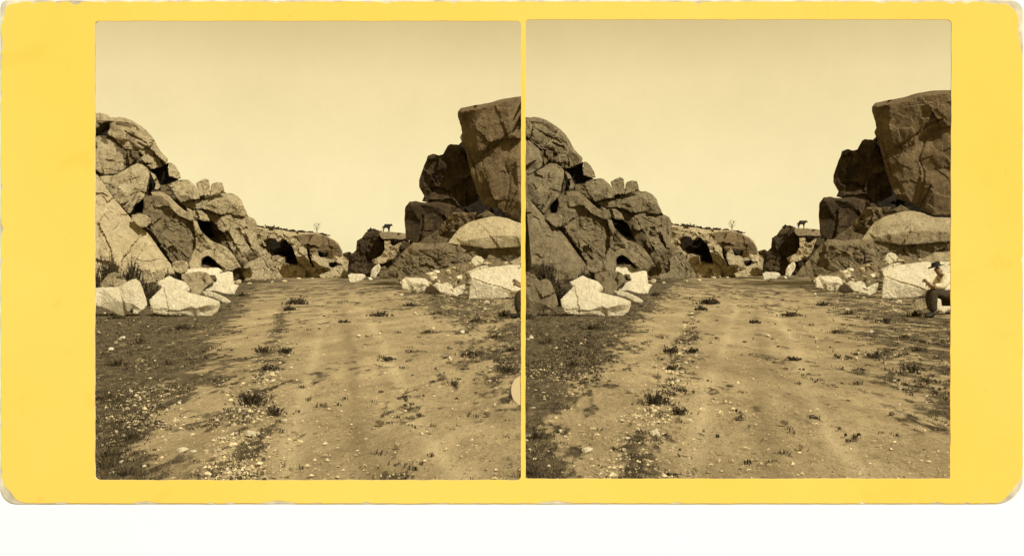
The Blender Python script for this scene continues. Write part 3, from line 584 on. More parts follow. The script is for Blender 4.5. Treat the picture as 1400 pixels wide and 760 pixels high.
    R('boulder', 'broad flat topped boulder, largest of the loose left row', [(204, 410, -4), (212, 402, -10), (222, 392, -16), (230, 390, -18), (240, 390, -18), (250, 396, -16), (262, 401, -14), (275, 404, -12), (290, 408, -8), (300, 412, -6), (301, 416, -5), (297, 427, -5), (288, 433, -4), (270, 433, -4), (255, 431, -2), (240, 431), (225, 431), (210, 428), (206, 420)],
      base=432, inner=[(222, 420, 3), (245, 424, 5), (268, 421, 4), (288, 416, 3), (240, 405, -6), (262, 418, 4), (275, 427, -4), (260, 427, -3), (290, 424, -4)], mat='pale', thick=60, frac=.05, cell=20, amp=.7, cracks=[([(236, 392), (244, 400)], .9, 2), ([(212, 424), (240, 426), (258, 424)], 1.2, 1.6)])
    R('boulder', 'low pale stone just behind the broad flat topped boulder', [(213, 386), (222, 382), (231, 377, -5), (240, 381, -5), (252, 385, -4), (260, 390), (259, 398), (252, 400), (242, 394), (232, 393), (224, 393), (217, 391)], base=402, mat='pale', thick=40, rr=2.5, frac=.12, tilt=(0, .5))
    R('boulder', 'dull notched stone right of the low pale stone', [(248, 375), (262, 372), (275, 371), (285, 374), (288, 379), (293, 386), (284, 390), (277, 398), (272, 404), (262, 402), (259, 392), (253, 386), (248, 381)], base=404, mat='tan', thick=34, rr=3, frac=.2, tilt=(0, .4))
    R('rock_slab', 'long thin pale slab lying before the black hollow', [(252, 368), (275, 366), (298, 366), (305, 371), (297, 377), (275, 378), (254, 376)], base=388, mat='pale', thick=30, rr=2, frac=.06, tilt=(0, .5))
    R('boulder', 'pale squared stone at the back of the loose left row', [(294, 377), (300, 373.5), (313, 371), (318, 372), (320, 388), (308, 391), (298, 390)], base=391, mat='pale', thick=30, rr=2, frac=.05, tilt=(-.1, .3))
    R('rock_slab', 'bright tilted slab pointing at the road', [(276, 396, -5), (287, 389, -9), (296, 385, -9), (312, 386, -8), (327, 390, -6), (323, 396), (321, 402, 2), (308, 401, 3), (295, 397.5, 2), (292, 397), (285, 398)], base=404, mat='pale', thick=30, rr=1.6, frac=.03)
    R('rock_slab', 'narrow bright splinter lying under the tilted slab', [(276, 398), (287, 398.5), (298, 402), (308, 406.5), (316, 412), (310, 416), (302, 411.5), (292, 406), (281, 404)], base=414, mat='pale', thick=24, rr=1.5, frac=.05)
    R('boulder', 'round stone before the scooped rock face', [(235, 360), (240, 357), (248, 355.5), (256, 358), (258, 363), (256, 372), (246, 374), (237, 370)], d=76, mat='tan', thick=20, rr=4, frac=.2, tilt=(0, .3))
    R('boulder', 'tan rounded stone beside the road, left of two small cubes', [(322, 382), (326, 374), (335, 366), (343, 364.5), (350, 371), (352, 379), (345, 383), (332, 384)], base=384.5, mat='tan', thick=24, rr=4, frac=.12, tilt=(-.1, .3))
    R('boulder', 'brighter of two small cube stones beside the road', [(351, 372.5), (357, 373), (358.5, 382), (352, 383)], base=384, mat='pale', thick=10, rr=1.2, frac=0, amp=.3)
    R('boulder', 'duller of two small cube stones beside the road', [(360, 376), (364, 374.5), (368, 376), (368.5, 383), (361, 383.5)], base=384, mat='tan', thick=10, rr=2, frac=0, amp=.3)
    R('boulder', 'dull stone in the weeds below the slanting slab', [(187, 374), (195, 368.5), (205, 368.5), (208, 376), (206, 384), (190, 384)], base=398, mat='tan', thick=20, rr=3, frac=.2)
    R('boulder', 'small light cap stone in the weeds left of the round stone', [(210, 372), (219, 368), (225, 373), (224, 382), (211, 382)], base=397, mat='tan', thick=16, rr=3, frac=.1)
    R('boulder', 'stone half hidden in the tall weeds', [(137, 388), (148, 375), (157, 372), (166, 376), (173, 384), (172, 400), (138, 400)], base=405, mat='tan', thick=26, rr=4, frac=.2)
    # loose stones right of the road
    R('boulder', 'big split slab sloping up at the right roadside', [(641, 409), (642, 395), (644.5, 381), (642, 374, -8), (650, 369, -16), (665, 366, -22), (680, 364, -25), (700, 362, -28), (712, 362, -28), (HI, 361, -28), (HI, 402), (702, 402), (696, 405), (690, 408), (665, 409)],
      base=408.5, inner=[(646, 380, 0), (665, 387, 2), (685, 392, 3), (699, 397, 3), (712, 399, 3), (690, 375, -12), (760, 395, 0), (760, 375, -12)], mat='pale' if s == 'R' else 'pale', thick=60, rr=2, frac=.05, cell=24, amp=.8, cracks=[([(647, 381), (665, 388), (685, 393), (698, 398)], 1.2, 3.5), ([(650, 370), (668, 370), (676, 366)], .8, 2)])
    R('rock_slab', 'narrow strip of stone lying on the split slab', [(688, 363, -4), (697, 358, -6), (706, 354, -8), (712, 350, -8), (HI, 346, -8), (HI, 362), (712, 361), (700, 363)], d=46, mat='tan', thick=24, rr=1.6, frac=.1, tilt=(0, .4))
    R('boulder', 'squared tan boulder at the right roadside', [(549, 383), (553, 380, -5), (565, 379.5, -6), (580, 380.5, -6), (585, 384, -4), (587.5, 391), (583, 396), (577, 400), (568, 400), (560, 396.5), (550, 395)], base=400, inner=[(565, 386, 3), (578, 388, 4)], mat='pale', thick=30, rr=2.5, frac=.1)
    R('boulder', 'saddle shaped tan boulder beside the split slab', [(591, 390), (597, 386), (604, 388), (612, 386), (618, 390), (620, 395), (628, 390.5), (636, 388), (635, 396), (632, 402), (624, 405), (614, 402), (602, 400)], base=405, mat='pale', thick=26, rr=3, frac=.15, tilt=(0, .2))
    R('boulder', 'dark stone between the squared and saddle shaped boulders', [(583, 392), (590, 390), (600, 397), (602, 402), (588, 402), (580, 400)], base=402.5, mat='dark', thick=14, rr=2, frac=.2)
    R('boulder', 'bright flat stone below the dark crag', [(475.5, 376), (480, 373.5), (488, 374), (498, 375), (500.5, 378), (494, 383), (484, 386.5), (478, 385)], base=386.5, mat='pale', thick=18, rr=2.5, frac=.05, tilt=(0, .2))
    R('boulder', 'pale pointed stone leaning at the foot of the dark crag', [(506, 378), (508, 369), (512, 364), (518, 360.5), (520.5, 365), (518, 373), (513, 380)], base=383, mat='pale', thick=12, rr=2, frac=.05)
    R('boulder', 'brown stone beside the pale pointed stone', [(519, 366), (526, 363.5), (532, 370), (533, 380), (518, 380)], base=382.5, mat='mid', thick=12, rr=2.5)
    R('boulder', 'flat stone under the furrowed boulder', [(544, 374), (552, 370.5), (562, 371), (571, 376.5), (568, 381), (548, 381)], base=386, mat='tan', thick=20, rr=2, frac=.1, tilt=(0, .4))
    R('boulder', 'whitish round stone on top of the rubble heap', [(643, 360), (647, 352), (652, 349.5), (658, 351), (662, 356), (658, 363), (648, 366), (643, 366)], d=56, mat='pale', thick=16, rr=3, frac=.2)
    R('rubble_bank', 'low bank of broken rock at the furrowed boulder', [(540, 386), (556, 379), (580, 374), (606, 367), (630, 361), (650, 356), (668, 354), (690, 357), (712, 360), (HI, 362), (HI, 394), (712, 396), (640, 396), (560, 391)], d=60, mat='russet', thick=60, frac=.5, cell=6, amp=3, rr=3, tilt=(0, 1.2))
    R('rock_slab', 'thin plank like stone in front of the rubble heap', [(610, 381), (625, 379.5), (640, 379), (644, 381.5), (638, 384), (612, 386)], base=392, mat='pale', thick=20, rr=1.2, frac=.05)
    R('rock_slab', 'thin tilted flake at the corner of the split slab', [(640, 371), (650, 366.5), (662, 363), (668, 364), (658, 369), (645, 374)], d=46, mat='pale', thick=16, rr=1.2, frac=.05)
    R('boulder', 'angular pale stone left of the thin plank like stone', [(600, 379), (606, 372), (611, 366), (613, 374), (611, 386), (602, 386)], base=394, mat='tan', thick=18, rr=2, frac=.1)
    R('boulder', 'round grey stone in the grass before the split slab', [(686, 424), (686.5, 416), (690, 411), (697, 409.5), (700, 416), (699, 425), (692, 427)], base=426, mat='tan', thick=12, rr=4, frac=.1)
    R('boulder', 'small white stone in front of the split slab', [(661, 413), (665, 410), (669, 411.5), (669.5, 415), (662, 415.5)], base=415.5, mat='pale', thick=6, rr=2, frac=0, amp=.3)
print('T card', time.time()-T0)
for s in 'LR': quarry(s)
print('T quarry', time.time()-T0)
rock('R', 'boulder', 'pale seat rock under the sitting man', [(712, 408, -3), (722, 406, -4), (800, 404, -4), (800, 424), (735, 424), (728, 428), (720, 424), (713, 414)], base=430, mat='pale', thick=60, rr=3, frac=.06, amp=.6)

# ------------------------------------------------------------------ small rubble stones that can be told apart: individual objects
def pebble_mesh(seed, sub=2):
    bm = bmesh.new(); bmesh.ops.create_icosphere(bm, subdivisions=sub, radius=.5)
    r = random.Random(seed); ax = Vector((1, r.uniform(.6, 1), r.uniform(.45, .8)))
    pl = [(Vector((r.gauss(0, 1), r.gauss(0, 1), r.gauss(0, 1))).normalized(), r.uniform(.24, .42)) for _ in range(9)]
    for v in bm.verts:
        for n, dd in pl:
            k = v.co.dot(n)
            if k > dd: v.co -= n*(k-dd)*.95
        v.co *= 1+.12*mnoise.noise(v.co*3+Vector((seed, 0, 0)))
        v.co = Vector((v.co.x*ax.x, v.co.y*ax.y, v.co.z*ax.z))
    z = min(v.co.z for v in bm.verts)
    for v in bm.verts: v.co.z -= z
    me = bpy.data.meshes.new('stone'); bm.to_mesh(me); bm.free(); me.shade_smooth(); me.set_sharp_from_angle(angle=math.radians(30)); return me
PM = {}; SMALL = {'L': [], 'R': []}
for k in range(8):
    for mt in ('pale', 'tan', 'mid'):
        if mt == 'pale': me = pebble_mesh(k+11); PM[(k, mt)] = me
        else: me = PM[(k, 'pale')].copy(); PM[(k, mt)] = me
        me.materials.clear(); me.materials.append(M[mt])
def stone(side, px, py, wpx, mt='pale', lift=0., name='stone', group=None, label=None, rel=None):
    d = F*EYE/(py-HZ) if rel is None else rel
    x, y = to_side(px, py, side, d); x, y = float(x), float(y)
    if side == 'L' and x > 712 or side == 'R' and x < 719: return
    if rel is None: g = ground_at(x, max(y, HZ+8)); 
    else: g = place(np.array(x), np.array(y), rel)
    s = wpx*g[1]/F
    if group and wpx < 6.3: SMALL[side].append((float(g[0]), float(g[1]), float(g[2])-s*.07, s, mt)); return
    o = bpy.data.objects.new(name, PM[(random.randrange(8), mt)]); COL.objects.link(o)
    o.location = (g[0], g[1], g[2]-s*.07+lift*s); o.rotation_euler = (random.uniform(-.25, .25), random.uniform(-.25, .25), random.uniform(0, 6.28)); o.scale = (s*1.1, s, s*random.uniform(.75, 1.1))
    view = 'left' if side == 'L' else 'right'
    tag(o, (label or 'small loose stone among the rubble at the cliff foot')+f' in the {view} opening', 'stone', group and group+f' in the {view} opening'); return o
G1 = 'small stones of the rubble at the cliff foot'
for s in 'LR':
    random.seed(11)
    def band(poly, n, w, mts, rel=None, grp=G1, lab=None):
        P = np.array(poly, float); x0, y0 = P.min(0); x1, y1 = P.max(0); c = 0
        while c < n:
            x, y = random.uniform(x0, x1), random.uniform(y0, y1); ww = random.uniform(*w)*(.6+.8*random.random()**3); mt = random.choice(mts)
            if not inside(np.array([[x, y]]), poly)[0]: continue
            c += 1; stone(s, x, y, ww, mt, group=grp, rel=rel, label=lab)
    band([(225, 380), (330, 380), (345, 388), (330, 400), (225, 395)], 22, (4, 9), ('tan', 'pale', 'mid'))
    band([(340, 381), (475, 378.5), (480, 383), (345, 389)], 34, (3, 7), ('tan', 'tan', 'pale'))
    band([(500, 380), (560, 383), (650, 398), (640, 410), (560, 404), (500, 390)], 46, (4, 8), ('tan', 'pale', 'mid', 'pale'))
    band([(215, 384), (335, 378), (345, 384), (330, 396), (260, 402), (215, 396)], 16, (8, 14), ('tan', 'mid', 'pale', 'tan'))
    band([(530, 380), (640, 384), (645, 400), (560, 396)], 14, (8, 14), ('tan', 'mid', 'pale', 'tan'))
    band([(340, 379), (475, 377.3), (480, 380), (345, 385)], 90, (2.2, 5.5), ('tan', 'mid', 'tan', 'pale'))
    band([(225, 384), (345, 382), (350, 392), (320, 404), (225, 400)], 40, (2.5, 6), ('tan', 'mid', 'pale'))
    band([(478, 379), (560, 384), (700, 402), (712, 425), (640, 415), (560, 408), (500, 392)], 150, (2.2, 6), ('tan', 'pale', 'mid', 'tan'))
    # the heap between the furrowed boulder and the split slab
    for k in range(110):
        t = random.random(); x = 548+150*t; top = np.interp(x, [548, 580, 606, 650, 700], [381, 375, 368, 357, 359])
        y = random.uniform(top+1, 395); d = 59.2-(y-top)*.26
        stone(s, x, y, random.uniform(3, 11), random.choice(('tan', 'pale', 'mid', 'tan')), group=G1, rel=d)
    # road stones
    G2 = 'loose stones lying on the dirt road'
    for (x, y, w, mt, lab) in [(344, 596, 15, 'pale', 'largest flat pale stone on the near road'), (250, 618, 15, 'pale', 'angular pale stone near the grass edge of the near road'), (388, 576, 10, 'pale', 'small white stone right of the weedy seam'),
                  (309, 537, 14, 'tan', 'flat tan stone left of the dark weed clump'), (519, 580, 12, 'mid', 'dark flat stone on the middle of the near road'), (544, 613, 14, 'tan', 'low tan stone beside the twig on the near road'),
                  (490, 460, 9, 'pale', 'small pale stone on the road halfway to the bend'), (615, 493, 10, 'pale', 'pale stone on the right half of the road'), (152, 479, 9, 'pale', 'white stone alone in the turf left of the road'),
                  (168, 463, 8, 'pale', 'white stone in the cluster on the left turf'), (632, 455, 8, 'pale', 'light stone at the right verge'), (666, 568, 12, 'mid', 'thin brown stone at the right of the near road')]:
        stone(s, x, y, w, mt, label=lab)
    for k in range(12): stone(s, random.gauss(166, 14), random.gauss(460, 9), random.uniform(3, 9), 'tan', group='white stones clustered in the left turf', label='small white stone clustered in the left turf')
    for k in range(64):
        py = random.uniform(400, 652); c = np.interp(py, [385, 430, 480, 540, 600, 660], [405, 382, 372, 352, 325, 310]); sp = (py-HZ)*.16
        stone(s, random.gauss(c, sp), py, random.uniform(3.5, 8)*(.5+(py-HZ)/290), random.choice(('pale', 'tan', 'pale')), group=G2, label='small stone in the weedy seam of the dirt road')
    for k in range(50):
        py = random.uniform(430, 650); Lq = np.interp(py, RD[:, 0], RD[:, 1])
        stone(s, random.uniform(130, Lq), py, random.uniform(3.5, 8)*(.5+(py-HZ)/350), random.choice(('pale', 'tan', 'pale')), group='pale stones scattered over the left turf', label='pale stone scattered on the left turf')
    for k in range(46):
        py = random.uniform(405, 560); Rq = np.interp(py, RD[:, 0], RD[:, 2])
        stone(s, random.uniform(min(Rq, 640)-60, 712), py, random.uniform(3.5, 7), random.choice(('pale', 'tan')), group='small stones on the right verge', label='small stone scattered on the right verge')

# ------------------------------------------------------------------ gravel: crumbs nobody could count
def gravel(side, n, mt, smin, smax, seed):
    r = np.random.default_rng(seed)
    V, Fc = [], []
    base = [(1, 0, 0), (.2, .9, 0), (-.9, .3, 0), (-.5, -.8, 0), (.5, -.8, 0), (.1, .1, .75), (-.2, -.1, .6)]
    fs = [(0, 1, 5), (1, 2, 5), (2, 6, 5), (2, 3, 6), (3, 4, 6), (4, 0, 5), (4, 5, 6)]
    k = 0
    while k < n:
        py = r.uniform(386, 657); u = r.uniform(60, 760)
        px, _ = to_side(u, py, side, F*EYE/(py-HZ)); px = float(px)
        if side == 'L' and px > CX-.5 or side == 'R' and px < CX+1: continue
        seam = np.interp(py, [385, 430, 480, 540, 600, 660], [405, 382, 372, 352, 328, 312]); w = math.exp(-((u-seam)/((py-HZ)*.15))**2)
        w = max(w, .8*math.exp(-((u-200)/62)**2-((py-545)/52)**2), .35*math.exp(-((u-640)/90)**2-((py-430)/40)**2))
        if r.uniform() > .12+.88*w: continue
        g = ground_at(px, py); s = r.uniform(smin, smax)*(.75+r.uniform()**4)*(1+w*.5)*g[1]/F*(.55+(py-HZ)/350); a = r.uniform(0, 6.28); ca, sa = math.cos(a), math.sin(a); i0 = len(V)
        sq, hz = r.uniform(.5, 1), r.uniform(.45, 1)
        for x, y, z in base:
            y *= sq; V.append((g[0]+s*(x*ca-y*sa), g[1]+s*(x*sa+y*ca), g[2]-s*.15-.004+s*z*hz))
        Fc += [tuple(i0+j for j in f) for f in fs]; k += 1
    o = mesh_obj('gravel', V, Fc, M[mt], None, False); tag(o, {'tan_dull': 'fine dull', 'tan': 'coarser pale'}[mt]+' gravel strewn over the dirt road in the '+('left' if side == 'L' else 'right')+' opening', 'gravel', kind='stuff')
for s in 'LR': gravel(s, 8000, 'tan_dull', .6, 2.2, 5); gravel(s, 1500, 'tan', .7, 3.2, 6)
print('T gravel', time.time()-T0)

# ------------------------------------------------------------------ grass: short blades over the turf
def grass(side, n, pale):
    r = np.random.default_rng(9+pale*3); V, Fc = [], []
    py = 384+(657-384)*r.uniform(0, 1, n)**.8; u = r.uniform(60, 770, n)
    Y = F*EYE/(py-HZ); px = u if side == 'L' else u+np.maximum(553, 569-190/Y)
    ok = (px < CX-1) if side == 'L' else (px > CX+1)
    x = (px-CX)*Y/F; g = grass_mask(x, Y); gn = fbm(x*3.3, Y*2, 91, 3)
    ok &= g > .45
    ok &= r.uniform(0, 1, n) < np.clip(g*1.3-.2+gn*.7, 0, 1)**1.3*(.4 if pale else 1)
    for i in np.nonzero(ok)[0]:
        h = r.uniform(.005, .024)*(1.2 if g[i] > .6 else .8)*(Y[i]/14)**.35*(1+.6*max(0, gn[i])); a = r.uniform(0, 6.28); l = r.uniform(.2, 1.1)*h; w = h*.07+Y[i]*.00022
        dx, dy = math.cos(a), math.sin(a); b = len(V); X, Yy = x[i], Y[i]
        V += [(X-dy*w, Yy+dx*w, -.015), (X+dy*w, Yy-dx*w, -.015), (X+dx*l*.45+dy*w*.6, Yy+dy*l*.45-dx*w*.6, h*.65), (X+dx*l, Yy+dy*l, h)]
        Fc += [(b, b+1, b+2), (b, b+2, b+3)]
    o = mesh_obj('grass', V, Fc, M['grass_pale' if pale else 'grass'], None, False)
    tag(o, ('bleached dry' if pale else 'short dark')+' grass beside the dirt road in the '+('left' if side == 'L' else 'right')+' opening', 'grass', kind='stuff')
for s in 'LR': grass(s, 42000, 0); grass(s, 26000, 1)
print('T grass', time.time()-T0)
def sprigs(side, n):
    r = np.random.default_rng(31); V, Fc = [], []; k = 0
    CP = r.uniform(392, 655, n*40); CU = r.uniform(60, 765, n*40); CY = F*EYE/(CP-HZ); CX_ = (np.where(side == 'L', CU, CU+np.maximum(553, 569-190/CY))-CX)*CY/F; CG = grass_mask(CX_, CY); ci = -1
    while k < n:
        ci += 1; py = CP[ci]; u = CU[ci]; Y = CY[ci]; px = u if side == 'L' else u+max(553, 569-190/Y)
        if (side == 'L' and px > CX-2) or (side == 'R' and px < CX+2): continue
        x = (px-CX)*Y/F; g = CG[ci]
        if r.uniform() > g**1.5*.9+.006: continue
        k += 1; kk = Y/F; wd = r.uniform(1, 9)**1.0*kk*(.5+(py-HZ)/330); h0 = wd*r.uniform(.08, .34)
        for i in range(int(r.integers(7, 16))):
            a = r.uniform(0, 6.28); bx = x+r.normal(0, .4)*wd; by = Y+r.normal(0, .6)*wd; h = h0*r.uniform(.1, 1.3)**1.5; l = h0*r.uniform(.2, 1.9); dx, dy = math.cos(a), math.sin(a); w = kk*r.uniform(.35, .8); b = len(V)
            V += [(bx-dy*w, by+dx*w, -.02), (bx+dy*w, by-dx*w, -.02), (bx+dx*l*.5+dy*w, by+dy*l*.5-dx*w, h*.7), (bx+dx*l*.5-dy*w, by+dy*l*.5+dx*w, h*.7), (bx+dx*l, by+dy*l, h*.9)]
            Fc += [(b, b+1, b+2, b+3), (b+3, b+2, b+4)]
    o = mesh_obj('weeds', V, Fc, M['leaf'], None, False)
    tag(o, 'tiny dark weeds sprinkled over turf and road in the '+('left' if side == 'L' else 'right')+' opening', 'weeds', kind='stuff')
for s in 'LR': sprigs(s, 2600)

# ------------------------------------------------------------------ weeds, shrubs and the bare tree
def tuft(side, px, py, wpx, hpx, n, label, mat='leaf', name='weed_clump', rel=None, up=.8, group=None, leafy=False, z0=0.):
    d = F*EYE/(py-HZ) if rel is None else rel
    x, y = to_side(px, py, side, d); x, y = float(x), float(y); 
    if side == 'L' and x > 712 or side == 'R' and x < 717: return
    g = ground_at(x, y) if rel is None else place(np.array(x), np.array(y), rel)
    k = g[1]/F; W_, H_ = wpx*k, hpx*k; r = random.Random(int(px*31+py)); V, Fc = [], []
    for i in range(n):
        a = r.uniform(0, 6.28); q = min(abs(r.gauss(0, .27)), .75)*W_*(1+.5*math.sin(a*3+px)); bx, by = q*math.cos(a), q*math.sin(a)*.8; h = H_*r.uniform(.25, 1)*max(.2, 1-1.3*q/W_)*(.75+.5*r.random()**2)
        a2 = a+r.uniform(-.8, .8); l = h*(1-up)*2*r.uniform(.3, 1.2); dx, dy = math.cos(a2), math.sin(a2); w = max(.5*k, H_*.018); sx_, sy_ = -dy*w, dx*w; b = len(V)
        V += [(bx-sx_, by-sy_, -.01), (bx+sx_, by+sy_, -.01), (bx+dx*l*.4+sx_, by+dy*l*.4+sy_, h*.6), (bx+dx*l*.4-sx_, by+dy*l*.4-sy_, h*.6), (bx+dx*l, by+dy*l, h)]
        Fc += [(b, b+1, b+2, b+3), (b+3, b+2, b+4)]
        for j in range(5 if leafy else 0):
            t = r.uniform(.3, 1); cx_, cy_, cz_ = bx+dx*l*t*.8, by+dy*l*t*.8, h*t; s_ = k*r.uniform(1.2, 2.4); b = len(V)
            v1 = Vector((r.gauss(0, 1), r.gauss(0, 1), r.gauss(0, 1))).normalized()*s_; v2 = v1.cross(Vector((r.gauss(0, 1), r.gauss(0, 1), r.gauss(0, 1)))).normalized()*s_*.45; c = Vector((cx_, cy_, cz_))
            V += [tuple(c-v1), tuple(c+v2), tuple(c+v1), tuple(c-v2)]; Fc.append((b, b+1, b+2, b+3))
    o = mesh_obj(name, V, Fc, M[mat], None, False); o.location = (g[0], g[1], max(0, g[2])+z0)
    tag(o, label+' in the '+('left' if side == 'L' else 'right')+' opening', 'plant', group); return o
for s in 'LR':
    tuft(s, 150, 400, 48, 54, 330, 'tall spiky weeds behind the wedge shaped boulder, outer clump', name='tall_weeds', rel=50, up=.86, leafy=True)
    tuft(s, 180, 396, 44, 44, 260, 'tall spiky weeds behind the wedge shaped boulder, inner clump', name='tall_weeds', rel=52, up=.86, leafy=True)
    tuft(s, 128, 402, 40, 50, 160, 'tall weeds at the very edge beside the wedge shaped boulder', name='tall_weeds', rel=48, up=.86, leafy=True)
    tuft(s, 203, 421, 26, 40, 190, 'leafy weed growing between the two largest loose boulders', name='leafy_weed', rel=33, up=.75, leafy=True)
    tuft(s, 232, 385, 24, 20, 110, 'low weeds in front of the round stone', name='leafy_weed', rel=70, up=.7, leafy=True)
    tuft(s, 343, 552, 42, 26, 120, 'large dark weed clump in the seam of the near road', up=.45, leafy=True)
    tuft(s, 378, 566, 34, 14, 60, 'low dark weed clump right of the large one', up=.4, leafy=True)
    tuft(s, 407, 416, 30, 11, 110, 'dark weed patch in the middle of the far road', up=.5, leafy=True)
    tuft(s, 396, 424, 16, 6, 60, 'little weed patch touching the one in the far road', up=.5, leafy=True)
    tuft(s, 360, 482, 22, 12, 50, 'small weed in the seam at mid road', up=.5, leafy=True)
    tuft(s, 392, 482, 22, 9, 50, 'second small weed in the seam at mid road', up=.4, leafy=True)
    tuft(s, 366, 505, 24, 9, 50, 'flat weed in the seam below mid road', up=.3, leafy=True)
    tuft(s, 222, 560, 46, 16, 26, 'wiry twigs sprawling on the turf edge of the near road', name='wiry_twigs', up=.2)
    tuft(s, 515, 621, 46, 10, 36, 'wiry twig lying on the near road', name='wiry_twigs', up=.15)
    tuft(s, 530, 492, 32, 6, 50, 'flat dark weed on the right wheel track', up=.3, leafy=True)
    tuft(s, 620, 525, 24, 11, 34, 'thin weed on the right half of the road', up=.5)
    tuft(s, 642, 487, 26, 12, 40, 'thin weed near the right verge', up=.5, leafy=True)
    tuft(s, 694, 508, 40, 16, 50, 'sprawling weed at the right verge of the near road', up=.35, leafy=True)
    tuft(s, 520, 432, 36, 7, 70, 'dark low weed beside the right wheel track', up=.4, leafy=True)
    tuft(s, 470, 441, 22, 5, 40, 'small dark weed in the middle of the road', up=.4, leafy=True)
    for k, (x, y, w, h) in enumerate([(560, 418, 40, 8), (600, 430, 44, 9), (650, 440, 46, 10), (676, 462, 40, 9), (250, 450, 50, 12), (190, 470, 50, 14), (160, 500, 50, 16), (290, 425, 44, 9), (330, 405, 30, 7), (145, 545, 50, 20), (180, 600, 60, 20), (150, 625, 70, 22), (175, 650, 70, 24), (140, 640, 60, 26), (160, 436, 44, 8), (230, 500, 44, 12), (690, 432, 36, 12), (585, 455, 40, 7), (700, 480, 36, 10)]):  # near left corner tussocks also darken it, like a vignette
        tuft(s, x, y, w, h, 110, 'short turf tussock beside the road', mat='grass' if k % 2 else 'leaf', name='grass_tussock', up=.45, group='turf tussocks beside the road in the '+('left' if s == 'L' else 'right')+' opening')
    # scrub on the top of the far cliff
    for k, (x, y, w, h) in enumerate([(356, 312, 14, 5), (368, 313, 14, 6), (376, 314, 16, 6), (388, 316, 18, 5), (400, 317, 16, 4), (412, 318, 18, 5), (424, 319, 16, 4), (440, 321, 16, 3), (348, 310, 10, 4)]):
        tuft(s, x, y+1, w, h, 90, 'low dark scrub on the top edge of the distant cliff', name='scrub_bush', rel=130, up=.5, leafy=True, group='scrub bushes along the distant cliff top in the '+('left' if s == 'L' else 'right')+' opening')
    tuft(s, 508, 316, 16, 4, 70, 'scrub on the summit of the dark crag', name='scrub_bush', rel=119, up=.5, leafy=True)
    # bare tree
    d = 131; x, y = to_side(433.5, 320, s, d); g = place(np.array(float(x)), np.array(float(y)), d); k = d/F
    t = empty('bare_tree', tuple(g)); tag(t, 'little leafless tree on the distant cliff top in the '+('left' if s == 'L' else 'right')+' opening', 'tree')
    def limb(a, b, r0, r1, nm, par):
        a, b = Vector(a), Vector(b); dz = (b-a).normalized(); u_ = dz.orthogonal().normalized(); v_ = dz.cross(u_); V = []
        for p, rr_ in ((a, r0), (b, r1)):
            for i in range(6): V.append(tuple(p+u_*rr_*math.cos(i*math.pi/3)+v_*rr_*math.sin(i*math.pi/3)))
        return mesh_obj(nm, V, [(i, (i+1) % 6, (i+1) % 6+6, i+6) for i in range(6)]+[tuple(range(5, -1, -1)), tuple(range(6, 12))], M['bark'], par)
    tr = limb((0, 0, -.3), (-.3*k, 0, 7*k), .75*k, .5*k, 'trunk', t)
    for b in [((-.3*k, 0, 6*k), (-4*k, 0, 14*k)), ((-.3*k, 0, 7*k), (3*k, .5*k, 15*k)), ((-.3*k, 0, 5*k), (5*k, 0, 11*k)), ((-.2*k, 0, 4*k), (-5*k, .4*k, 9*k)), ((-.3*k, 0, 7*k), (-.6*k, 0, 16*k)), ((-2*k, 0, 10*k), (-6*k, 0, 12*k)), ((1.3*k, .2*k, 11*k), (5*k, 0, 15*k)), ((1.8*k, .2*k, 12*k), (1*k, 0, 16*k)), ((-3*k, 0, 12*k), (-2.4*k, 0, 16*k))]:
        limb(b[0], b[1], .38*k, .16*k, 'branch', t)

# ------------------------------------------------------------------ figures grown from skeletons
def skin(name, nodes, edges, mat, parent=None, sub=2, root=0):
    me = bpy.data.meshes.new(name); me.from_pydata([n[:3] for n in nodes], edges, []); ob = bpy.data.objects.new(name+'_t', me); COL.objects.link(ob)
    md = ob.modifiers.new('s', 'SKIN'); sv = me.skin_vertices[0].data
    for i, n_ in enumerate(nodes): r = n_[3]; r2 = n_[4] if len(n_) > 4 else r; sv[i].radius = (r, r2); sv[i].use_root = (i == root)
    md.use_smooth_shade = True
    m2 = ob.modifiers.new('u', 'SUBSURF'); m2.levels = sub; m2.render_levels = sub
    dg = bpy.context.evaluated_depsgraph_get(); me2 = bpy.data.meshes.new_from_object(ob.evaluated_get(dg)); bpy.data.objects.remove(ob)
    me2.materials.clear(); me2.materials.append(mat); me2.shade_smooth()
    o = bpy.data.objects.new(name, me2); COL.objects.link(o)
    if parent: o.parent = parent
    return o
